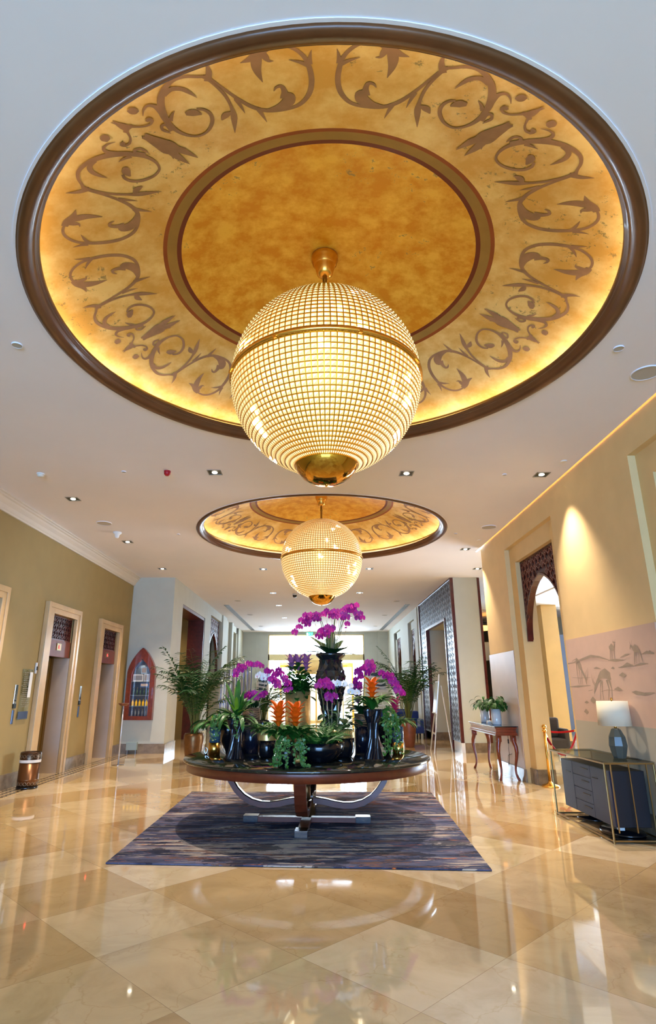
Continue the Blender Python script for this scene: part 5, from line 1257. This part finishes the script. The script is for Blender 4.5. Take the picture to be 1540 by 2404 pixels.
# --- the tall faceted urn with orchids
UX, UY = .19, 8.62
def urn():
    t = thing('potted_orchid', 'tall black faceted urn with a crown of magenta orchids, centre back of the round table', 'potted plant', (UX, UY, TZ), 'plants on the round table')
    prof = [(.125, TZ), (.13, TZ+.03), (.10, TZ+.07), (.085, 1.02), (.10, 1.20), (.125, 1.36), (.165, 1.52), (.20, 1.68), (.207, 1.78), (.19, 1.87), (.150, 1.95), (.140, 2.0), (.165, 2.05), (.205, 2.085), (.216, 2.105), (.205, 2.125)]
    m = MB()
    def rad(z):
        for (r0, z0), (r1, z1) in zip(prof[:-1], prof[1:]):
            if z0 <= z <= z1: return r0+(r1-r0)*(z-z0)/max(1e-6, z1-z0)
        return prof[-1][0]
    nz, na = 15, 12; z0, z1 = TZ+.09, 2.03; dz = (z1-z0)/nz
    for i in range(nz+1):
        z = z0+dz*i
        for k in range(na):
            a = 2*pi*(k+.5*(i % 2))/na; w = pi/na
            zt, zb = min(z+dz, z1), max(z-dz, z0)
            q = lambda aa, zz, o=0: (UX+(rad(zz)+o)*cos(aa), UY+(rad(zz)+o)*sin(aa), zz)
            m.add([q(a-w, z), q(a, zb), q(a+w, z), q(a, zt), q(a, z, .020)], [(0, 1, 4), (1, 2, 4), (2, 3, 4), (3, 0, 4)])
    m.lathe([p for p in prof if p[1] <= z0+.01], (UX, UY), 24, cap=False); m.lathe([(rad(z1), z1)]+[p for p in prof if p[1] > z1]+[(.17, 2.11), (.15, 2.06)], (UX, UY), 32, cap=False)
    m.build('urn', mat('faceted_black_glass', rgb(24, 26, 32), .10, coat=.6, coatr=.03), t)
    soil(t, UX, UY, 2.09, .17)
    m = MB()
    for (a, L, w, e0, e1) in ((2.6, .34, .13, .95, .5), (3.1, .30, .12, .35, -.1), (.3, .32, .12, .6, .2), (-.1, .30, .11, .2, -.2), (1.5, .34, .12, 1.25, 1.0), (-1.4, .24, .12, .6, -.1), (-2.2, .26, .12, .7, 0), (-.8, .28, .12, .5, 0), (2.2, .30, .12, .9, .4), (.9, .28, .12, .9, .5), (-2.8, .24, .11, .8, .2)):
        blade(m, (UX+cos(a)*.03, UY-.04+sin(a)*.03, 2.10), a, L*1.3, w*1.25, e0, e1, 0, 9, .15, .02, .1)
    m.build('foliage', M_GREEND, t)
    OM = [M_ORCH, M_ORCHC]
    def sp(dx, top, end, nfl, sd, y=0):
        spike(t, [(UX+dx*.25, UY+y, 2.10), (UX+dx*.6, UY+y, 2.40), (UX+dx, UY+y-.03, top), (UX+dx+(end[0]-dx)*.55, UY+y-.08, top+.05), (UX+end[0], UY+y-.12, end[1])], .006, nfl, .085, OM, .46, seed=sd)
    sp(-.14, 2.60, (-.50, 2.38), 11, 1); sp(-.16, 2.62, (-.38, 2.52), 8, 9, .1)
    sp(.06, 2.66, (-.16, 2.60), 6, 2, .06); sp(.08, 2.66, (.10, 2.60), 6, 3); sp(-.06, 2.38, (-.18, 2.32), 7, 4, -.05); sp(0, 2.42, (-.02, 2.34), 6, 11, -.08)
    sp(.20, 2.70, (.36, 2.66), 8, 5); sp(.24, 2.74, (.46, 2.58), 8, 6, .05); sp(.20, 2.60, (.22, 2.48), 5, 7, -.04)
    m = MB()
    for (dx, zz) in ((-.30, 2.45), (-.22, 2.55), (-.05, 2.6), (.03, 2.7), (.10, 2.65), (.05, 2.4), (.22, 2.65), (.28, 2.6), (.14, 2.6), (-.12, 2.5)):
        m.tube([(UX+dx*.35, UY-.02, 2.08), (UX+dx, UY-.02, zz)], .0035, 5)
    m.build('support_stake', M_STAKE, t)
urn()

def cyl_pot(t, x, y, r, z0, z1, m_, name='pot', taper=1.0, seg=32):
    m = MB(); m.lathe([(r*taper, z0), (r, z1), (r-.008, z1), (r-.01, z1-.03)], (x, y), seg); return m.build(name, m_, t)
# --- gold drum with purple bromeliads
def gold_drum(x, y):
    t = thing('potted_bromeliad', 'tall gold drum vase with purple bromeliads, left of the tall urn', 'potted plant', (x, y, TZ), 'plants on the round table')
    cyl_pot(t, x, y, .185, TZ, 1.60, M_GOLD); soil(t, x, y, 1.57, .17)
    m = MB()
    for k in range(64): blade(m, (x+RG.uniform(-.12, .12), y+RG.uniform(-.1, .1), 1.58), RG.uniform(0, 2*pi), RG.uniform(.22, .46), .06, RG.uniform(.7, 1.5), RG.uniform(-.9, .3), 0, 7)
    for k in range(190):
        a = RG.uniform(0, 2*pi); r = RG.uniform(.02, .27); oval_leaf(m, (x+cos(a)*r*.85, y+sin(a)*r*.5, 1.60+RG.uniform(-.03, .36)-r*.3), a, .15, .075, RG.uniform(-.3, .9))
    m.build('foliage', M_GREEN, t)
    m = MB()
    for dx in (-.10, .0, .12): bromeliad_head(m, (x+dx, y+RG.uniform(-.05, .05), 1.90), .18, .14, 0, 4)
    m.build('bract', mat('bract_mauve', rgb(156, 96, 142), .45, var=.2, vscale=30), t)
gold_drum(-.29, 9.0)

# --- black and gold glass cylinders at both ends
def glass_cyl(x, y, label, flowers):
    t = thing('potted_bromeliad', label, 'potted plant', (x, y, TZ), 'plants on the round table')
    cyl_pot(t, x, y, .076, TZ, TZ+.155, M_BRASS, 'brass_base'); cyl_pot(t, x, y, .077, TZ+.155, TZ+.345, M_BLUEG, 'glass_sleeve'); soil(t, x, y, TZ+.32, .066)
    m = MB()
    if flowers:
        rosette(m, (x, y, TZ+.33), 30, .40, .045, .95, -.8, 0)
        m.build('foliage', M_GREEN, t); m = MB(); m.lathe([(.012, TZ+.33), (.012, TZ+.52)], (x-.02, y), 8); m.build('stem', M_GREENY, t)
        m = MB(); bromeliad_head(m, (x-.03, y, TZ+.50), .20, .12, 0, 6); m.build('bract', M_PINK, t)
    else:
        rosette(m, (x, y, TZ+.33), 22, .42, .085, .85, -.8, 0); m.build('foliage', M_GREEN, t)
        m = MB(); rosette(m, (x, y, TZ+.34), 6, .22, .06, 1.2, .6, 0); m.build('young_leaf', M_GREENY, t)
glass_cyl(-1.37, 8.25, 'blue glass and brass cylinder of green leaves, left end of the round table', False)
glass_cyl(1.07, 8.25, 'blue grey glass and brass cylinder with pink bromeliad, right end of table', True)

# --- black ribbed vases, pinched at the waist
def ribbed_vase(x, y, label, right):
    t = thing('potted_bromeliad', label, 'potted plant', (x, y, TZ), 'plants on the round table')
    H_ = .58 if right else .47
    m = MB(); seg = 40; prof = [(.118, 0), (.112, .02), (.085, .12), (.066, .24), (.064, .34), (.074, .42), (.10, .50), (.112, .56), (.108, .58), (.098, .575)]
    vs = []
    for i, (r, z) in enumerate(prof):
        for k in range(seg):
            a = 2*pi*k/seg+z*1.2; rr = r*(1+(.05 if k % 2 else -.05)); vs.append((x+rr*cos(a), y+rr*sin(a), TZ+z*H_/.58))
    n = len(prof); m.add(vs, [(i*seg+k, i*seg+(k+1) % seg, (i+1)*seg+(k+1) % seg, (i+1)*seg+k) for i in range(n-1) for k in range(seg)], 0, False)
    m.build('ribbed_vase', mat('dark_ribbed_glass', rgb(14, 15, 26), .16, coat=.3), t)
    zt = TZ+H_
    soil(t, x, y, zt-.02, .09)
    if right:
        m = MB(); rosette(m, (x, y, zt-.02), 34, .44, .055, 1.1, -.5, 0); m.build('foliage', M_GREEN, t)
        m = MB(); m.lathe([(.016, zt), (.018, zt+.18)], (x, y), 8); m.build('stem', M_GREENY, t)
        m = MB(); bromeliad_head(m, (x, y-.02, zt+.10), .26, .145, 0, 5); m.build('bract', M_ORANGE, t)
        ivy(t, (x+.09, y-.05, zt-.02), 9, .62, .40, [M_IVY, M_GREEN], .030, .25, -.6, 1.2, seed=5)
    else:
        m = MB()
        for (a, L, w, e0, e1) in ((2.4, .46, .055, 1.3, .9), (.5, .48, .06, 1.0, .6), (.9, .34, .05, 1.35, 1.1), (-.5, .40, .055, .8, -1.3), (2.9, .44, .055, .9, -.9), (-2.6, .30, .05, .9, -1.0), (-1.2, .40, .05, .9, -1.4), (-.2, .34, .05, .6, -1.5), (1.6, .46, .055, 1.45, 1.2), (-2.0, .42, .05, 1.0, -1.3)):
            blade(m, (x, y, zt-.02), a, L*1.15, w*1.3, e0, e1, 0, 10, .3)
        for k in range(14): blade(m, (x, y, zt-.02), RG.uniform(0, 6.28), RG.uniform(.25, .5), .06, RG.uniform(.7, 1.5), RG.uniform(-1.3, 1), 0, 10, .3)
        m.build('foliage', M_GREEN, t)
        m = MB()
        for (a, L, w, e0, e1) in ((-1.5, .30, .05, 1.4, .9), (-.9, .26, .045, 1.2, -.2), (3.0, .36, .045, .9, -.4), (-2.2, .24, .045, 1.3, .6), (1.9, .42, .045, 1.35, 1.2)): blade(m, (x, y-.01, zt), a, L, w, e0, e1, 0, 8, .3)
        m.build('young_leaf', M_GREENY, t)
        ivy(t, (x-.06, y-.06, zt), 10, .36, .34, [M_IVYP, M_IVY], .024, .3, -pi/2-.5, 2.4, seed=6)
ribbed_vase(-1.04, 7.86, 'black ribbed vase of yellow green leaves and ivy, left of centre', False)
ribbed_vase(.70, 7.80, 'black ribbed vase with one orange bromeliad, ivy falling to the right', True)

# --- black cylinders with carved ring band
def ring_cyl(x, y, r, h, label, kind):
    t = thing('potted_orchid' if kind else 'potted_bromeliad', label, 'potted plant', (x, y, TZ), 'plants on the round table')
    cyl_pot(t, x, y, r, TZ, TZ+h*.66, mat('satin_black', rgb(16, 22, 38), .22, coat=.3)); cyl_pot(t, x, y, r+.003, TZ+h*.66, TZ+h, M_GRAIN, 'carved_band'); soil(t, x, y, TZ+h-.03, r*.9)
    zt = TZ+h
    if kind:
        m = MB()
        for k in range(12): blade(m, (x+RG.uniform(-.05, .05), y+RG.uniform(-.05, .05), zt-.02), 2*pi*k/12+RG.uniform(-.2, .2), RG.uniform(.16, .26), .085, RG.uniform(.5, 1.3), RG.uniform(-.2, .7), 0, 6, .2, .003, .1)
        m.build('foliage', M_GREEND, t)
        OM = [M_ORCH, M_ORCHC]
        spike(t, [(x-.06, y, zt), (x-.10, y, zt+.35), (x-.06, y-.02, zt+.56), (x+.10, y-.05, zt+.58), (x+.30, y-.08, zt+.40), (x+.34, y-.1, zt+.30)], .005, 13, .085, OM, .55, seed=21)
        spike(t, [(x-.05, y-.02, zt), (x-.10, y-.02, zt+.35), (x-.10, y-.04, zt+.52), (x-.16, y-.08, zt+.54), (x-.20, y-.08, zt+.42)], .005, 6, .08, OM, .4, seed=22)
        spike(t, [(x+.02, y, zt), (x-.02, y-.05, zt+.14), (x+.02, y-.08, zt+.22)], .005, 5, .085, OM, .6, seed=23)
        spike(t, [(x+.06, y, zt), (x+.12, y-.05, zt+.16), (x+.20, y-.08, zt+.18)], .005, 6, .075, OM, .6, seed=24)
        spike(t, [(x+.04, y+.05, zt), (x+.06, y, zt+.30), (x+.14, y-.03, zt+.42), (x+.24, y-.04, zt+.36)], .005, 5, .095, [M_ORCHW, M_ORCHC], .45, seed=25)
        spike(t, [(x+.10, y+.05, zt), (x+.20, y, zt+.28), (x+.34, y-.03, zt+.48), (x+.48, y-.04, zt+.36), (x+.52, y-.05, zt+.24)], .005, 12, .075, OM, .6, seed=26)
        m = MB()
        for dx, hh in ((-.10, .62), (-.02, .2), (.08, .42), (.03, .18), (.2, .4)): m.tube([(x+dx*.5, y-.06, zt-.02), (x+dx, y-.06, zt+hh)], .0035, 5)
        m.build('support_stake', M_STAKE, t)
    else:
        m = MB(); rosette(m, (x, y, zt-.02), 14, .34, .10, .9, -.3, 0); m.build('foliage', M_GREEND, t)
        m = MB(); m.lathe([(.012, zt), (.012, zt+.2)], (x-.05, y), 8); m.build('stem', M_GREEND, t)
        m = MB(); bromeliad_head(m, (x-.06, y, zt+.14), .22, .13, 0, 6); m.build('bract', M_PURPLE, t)
        OM = [M_ORCH, M_ORCHC]
        spike(t, [(x+.02, y+.08, zt), (x+.04, y+.06, zt+.45), (x+.06, y+.02, zt+.62), (x-.04, y-.02, zt+.55), (x-.06, y-.03, zt+.32)], .005, 15, .085, OM, .5, seed=31)
        spike(t, [(x+.03, y+.05, zt), (x+.04, y+.04, zt+.40), (x+.10, y+.02, zt+.70), (x+.14, y+.0, zt+.66), (x+.11, y, zt+.52)], .005, 9, .085, OM, .4, seed=32)
        spike(t, [(x+.16, y+.08, zt), (x+.16, y+.06, zt+.36), (x+.24, y+.02, zt+.52), (x+.40, y-.02, zt+.50), (x+.52, y-.03, zt+.34), (x+.54, y-.03, zt+.26)], .005, 13, .085, OM, .5, seed=33)
        m = MB(); m.tube([(x, y+.05, zt-.02), (x+.16, y+.05, zt+.62)], .0035, 5); m.tube([(x, y+.05, zt-.02), (x+.04, y+.05, zt+.4)], .0035, 5); m.build('support_stake', M_STAKE, t)
ring_cyl(-.915, 8.46, .118, .585, 'carved band black cylinder of magenta and white orchids, left of the gold drum', True)
ring_cyl(.63, 8.62, .112, .50, 'carved band black cylinder with purple bromeliad and orchids, right of the urn', False)

# --- tapering dark urns behind
for x, y, lab in ((-1.24, 8.62, 'dark tapering pot behind the left ribbed vase, foliage spilling over'), (.97, 8.55, 'dark tapering pot behind the right ribbed vase, with broad leaves')):
    t = thing('potted_plant', lab, 'potted plant', (x, y, TZ), 'plants on the round table')
    m = MB(); m.lathe([(.035, TZ), (.04, TZ+.02), (.11, TZ+.14), (.15, TZ+.28), (.155, TZ+.36), (.14, TZ+.36), (.13, TZ+.33)], (x, y), 28); m.build('tapered_pot', M_BLACK, t)
    soil(t, x, y, TZ+.33, .13)
    m = MB()
    for k in range(44): blade(m, (x+RG.uniform(-.09, .09), y+RG.uniform(-.07, .07), TZ+.33), RG.uniform(0, 2*pi), RG.uniform(.18, .34), .08, RG.uniform(.5, 1.4), RG.uniform(-.8, .6), 0, 7)
    m.build('foliage', M_GREEND, t)

# --- small black pot with gold band
def banded(x, y, r, h, band, label, kind):
    t = thing('potted_fern', label, 'potted plant', (x, y, TZ), 'plants on the round table')
    m = MB(); z1 = TZ+h-band
    m.lathe([(r*.72, TZ), (r*.86, TZ+.03), (r*.99, TZ+h*.35), (r, z1)], (x, y), 36); m.build('pot', M_BLACK, t)
    m = MB(); m.lathe([(r, z1), (r*.98, z1+band*.6), (r*.95, TZ+h), (r*.88, TZ+h), (r*.86, TZ+h-.02)], (x, y), 36, cap=False); m.build('gold_band', M_GOLD, t); soil(t, x, y, TZ+h-.02, r*.87)
    m = MB(); zt = TZ+h
    if kind == 0:
        rosette(m, (x, y, zt-.02), 26, .32, .055, .7, -.4, 0)
        for k in range(110):
            a = RG.uniform(0, 2*pi); rr = RG.uniform(.03, .16); oval_leaf(m, (x+cos(a)*rr, y+sin(a)*rr*.7, zt+RG.uniform(0, .13)), a, .07, .045, RG.uniform(-.4, .8))
        m.build('foliage', M_GREEN, t)
    else:
        for k in range(46):
            a = RG.uniform(0, 2*pi); rr = RG.uniform(.05, .24); p = (x+cos(a)*rr, y+sin(a)*rr*.7, zt+RG.uniform(.03, .22))
            oval_leaf(m, p, a, .13, .11, RG.uniform(-.3, .5)); m.tube([(x, y, zt-.02), p], .003, 4)
        m.build('foliage', M_GREEND, t)
        OM = [M_ORCH, M_ORCHC]
        spike(t, [(x-.20, y, zt), (x-.22, y, zt+.28), (x-.26, y-.02, zt+.56), (x-.16, y-.05, zt+.54), (x-.11, y-.06, zt+.34)], .006, 9, .09, OM, .5, seed=41)
        spike(t, [(x-.05, y, zt), (x-.04, y, zt+.35), (x-.06, y-.02, zt+.58), (x+.08, y-.03, zt+.55), (x+.22, y-.04, zt+.44)], .006, 7, .085, [M_ORCHW, mat('lip_yellow', rgb(236, 206, 110), .5)], .5, seed=42)
        m = MB()
        for a_, b_, z_ in ((-.16, -.28, .3), (-.14, -.18, .36), (-.12, -.11, .38), (-.05, -.02, .34)): m.tube([(x+a_, y-.05, zt-.02), (x+b_, y-.05, zt+z_)], .004, 5)
        m.build('support_stake', M_STAKE, t)
banded(-.645, 7.93, .115, .30, .095, 'small black pot with gold band and spreading leaves, before the left orchid cylinder', 0)
banded(.30, 7.95, .175, .33, .095, 'wide black pot with gold band, magenta and white orchids, before the urn', 1)

# --- wide black bowl of ferns
bx, by = .02, 7.48
t = thing('fern_bowl', 'wide glossy black bowl of feathery ferns at the front of the round table', 'potted plant', (bx, by, TZ), 'plants on the round table')
m = MB(); m.lathe([(.16, TZ), (.17, TZ+.015), (.24, TZ+.06), (.29, TZ+.13), (.305, TZ+.215), (.29, TZ+.215), (.27, TZ+.19)], (bx, by), 48); m.build('bowl', M_BLACK, t); soil(t, bx, by, TZ+.19, .27)
m = MB()
for k in range(110):
    a = RG.uniform(0, 2*pi); r0 = RG.uniform(0, .2); L = RG.uniform(.18, .38); e0, e1 = RG.uniform(.5, 1.4), RG.uniform(-.5, .5)
    p = Vector((bx+cos(a)*r0, by+sin(a)*r0, TZ+.2)); n = 13
    for i in range(n):
        e = e0+(e1-e0)*i/n; d = Vector((cos(a)*cos(e), sin(a)*cos(e), sin(e))); q = p+d*(L/n); s = Vector((-sin(a), cos(a), 0)); l = .055*sin(pi*(i+1)/(n+1))+.008
        for sd in (-1, 1): m.add([p, p+d*.010+s*sd*l*.5+Vector((0, 0, .004)), p+d*.016+s*sd*l-Vector((0, 0, .008)), p+d*.018], [(0, 1, 2, 3)], 0)
        p = q
m.build('fronds', mat('fern_green', rgb(38, 94, 26), .5, var=.35, vscale=18), t)
m = MB()
for k in range(12):
    a = RG.uniform(0, 2*pi); oval_leaf(m, (bx+cos(a)*.24, by+sin(a)*.24, TZ+.2+RG.uniform(0, .08)), a, .16, .09, RG.uniform(.2, .9))
m.build('broad_leaf', M_GREEND, t)

# --- front pot: two orange bromeliads over a cushion of variegated ivy
fx_, fy_ = -.36, 7.12
t = thing('potted_bromeliad', 'dark pot of two orange bromeliads and ivy spilling onto the table front', 'potted plant', (fx_, fy_, TZ), 'plants on the round table')
cyl_pot(t, fx_, fy_, .12, TZ, TZ+.24, M_BLACK, taper=.8); soil(t, fx_, fy_, TZ+.22, .11)
m = MB(); rosette(m, (fx_-.08, fy_+.03, TZ+.24), 24, .48, .07, .9, -.35, 0, wp=.3); rosette(m, (fx_+.09, fy_+.03, TZ+.24), 24, .48, .07, 1.0, -.45, 0, wp=.3); m.build('foliage', M_GREEN, t)
m = MB(); m.lathe([(.014, TZ+.24), (.014, TZ+.50)], (fx_-.09, fy_), 8); m.lathe([(.014, TZ+.24), (.014, TZ+.50)], (fx_+.105, fy_), 8); m.build('stem', mat('bract_stem', rgb(196, 96, 50), .5), t)
for dx, z in ((-.09, TZ+.44), (.105, TZ+.43)):
    m = MB(); bromeliad_head(m, (fx_+dx, fy_-.03, z-.02), .22, .155, 0, 5); m.build('bract', M_ORANGE, t)
ivy(t, (fx_+.05, fy_-.07, TZ+.25), 17, .38, .42, [M_IVYP, M_IVY], .027, .30, -pi/2, 2.2, seed=8)

# small silver swan-neck ornament at the left of the table
t = thing('ring_ornament', 'small polished silver ring ornament beside the left glass cylinder', 'ornament', (-1.50, 8.35, TZ))
m = MB(); m.tube([(-1.50+.022*cos(a), 8.35, TZ+.045+.036*sin(a)) for a in [2*pi*k/16 for k in range(16)]], .007, 6, closed=True); m.lathe([(.02, TZ), (.02, TZ+.008)], (-1.50, 8.35), 12); m.build('ring', M_CHROME, t)

# --- palms on the floor
def palm(x, y, pr, ph, pm, H_, n, label, stems=9, spread=1.0):
    t = thing('potted_palm', label, 'potted palm', (x, y, 0))
    m = MB(); m.lathe([(pr*.62, 0), (pr*.66, .02), (pr*.86, ph*.35), (pr, ph*.75), (pr*1.0, ph*.92), (pr*.9, ph), (pr*.8, ph), (pr*.78, ph-.04)], (x, y), 36); m.build('pot', pm, t); soil(t, x, y, ph-.04, pr*.78)
    rg = random.Random(int(x*100)); ms = MB(); mf = MB()
    for k in range(stems):
        a = rg.uniform(0, 2*pi); ms.tube([(x+cos(a)*.06, y+sin(a)*.06, ph-.05), (x+cos(a)*.10, y+sin(a)*.10, ph+H_*.22), (x+cos(a)*.18, y+sin(a)*.18, ph+H_*.5)], [.02, .014, .008], 6)
    for k in range(n):
        a = 2*pi*k/n*2.4+rg.uniform(-.3, .3); L = H_*rg.uniform(.55, .95); e0, e1 = rg.uniform(1.2, 1.54), rg.uniform(-.5, .8)
        p = Vector((x+cos(a)*.08, y+sin(a)*.08, ph+rg.uniform(.0, .2)*H_)); N = 26; pts = [Vector(p)]
        for i in range(N):
            q = i/N; e = e0+(e1-e0)*q**1.6; d = Vector((cos(a)*cos(e), sin(a)*cos(e), sin(e)))
            if i > 6:
                s = Vector((-sin(a), cos(a), 0)); l = .34*spread*sin(pi*min(1, (q-.18)/.86))**.6+.03
                for sd in (-1, 1):
                    tip = p+d*l*.55+s*sd*l*.8-Vector((0, 0, l*rg.uniform(.15, .5))); w = s.cross(d)*.014+d*.026
                    mid = p.lerp(tip, .5)+Vector((0, 0, l*.10))
                    mf.add([p-w*.5, p+w*.5, mid+w*.8, tip, mid-w*.8], [(0, 1, 2, 4), (4, 2, 3)], 0)
            p = p+d*(L/N); pts.append(Vector(p))
        ms.tube(pts, [.008*(1-i/len(pts))+.002 for i in range(len(pts))], 4)
    ms.build('stem', M_STEM, t); mf.build('fronds', M_PALM, t)
palm(-2.92, 14.6, .235, .66, M_BRONZE, 2.3, 34, 'tall areca palm in a bronze pot, behind the left side of the round table', spread=.95)
palm(2.75, 18.6, .22, .75, mat('terracotta_glaze', rgb(120, 66, 40), .4, var=.2), 2.3, 30, 'tall areca palm in a brown pot, behind the right side of the round table', spread=.95)
palm(-2.0, 22.5, .25, .6, M_BLACK, 1.5, 14, 'smaller palm farther back, between the rod screen and the entrance', spread=.9)

# --- white vases with peace lilies on the console
def white_vase(x, y, label):
    t = thing('potted_peace_lily', label, 'potted plant', (x, y, CT), 'white vases on the console table')
    m = MB(); m.lathe([(.085, CT), (.095, CT+.02), (.095, CT+.30), (.088, CT+.30), (.086, CT+.27)], (x, y), 32); m.build('vase', mat('white_glass_vase', rgb(214, 220, 222), .12, coat=.5), t); soil(t, x, y, CT+.27, .086)
    m = MB()
    for k in range(58):
        a = RG.uniform(0, 2*pi); el = RG.uniform(.3, 1.35); L = RG.uniform(.10, .28); s = Vector((x, y, CT+.28)); p = s+Vector((cos(a)*cos(el), sin(a)*cos(el), sin(el)))*L
        if p.x > 3.78: p.x = 3.78; 
        m.tube([s, p], .0025, 4); blade(m, p, a if p.x < 3.7 else a+pi/2, .17, .06, el*.4, -1.2, 0, 6, .25, 0, .2)
    m.build('foliage', M_GREEN, t)
white_vase(3.60, 13.2, 'white vase of glossy green leaves at the far end of the console table'); white_vase(3.58, 12.3, 'white vase of glossy green leaves at the near end of the console table')
m = MB(); m.box(3.50, 3.62, 12.66, 12.78, CT, CT+.055); tag(m.build('small_white_box', M_WHITE, bevel=.004), 'small white box between the two white vases on the console table', 'box')
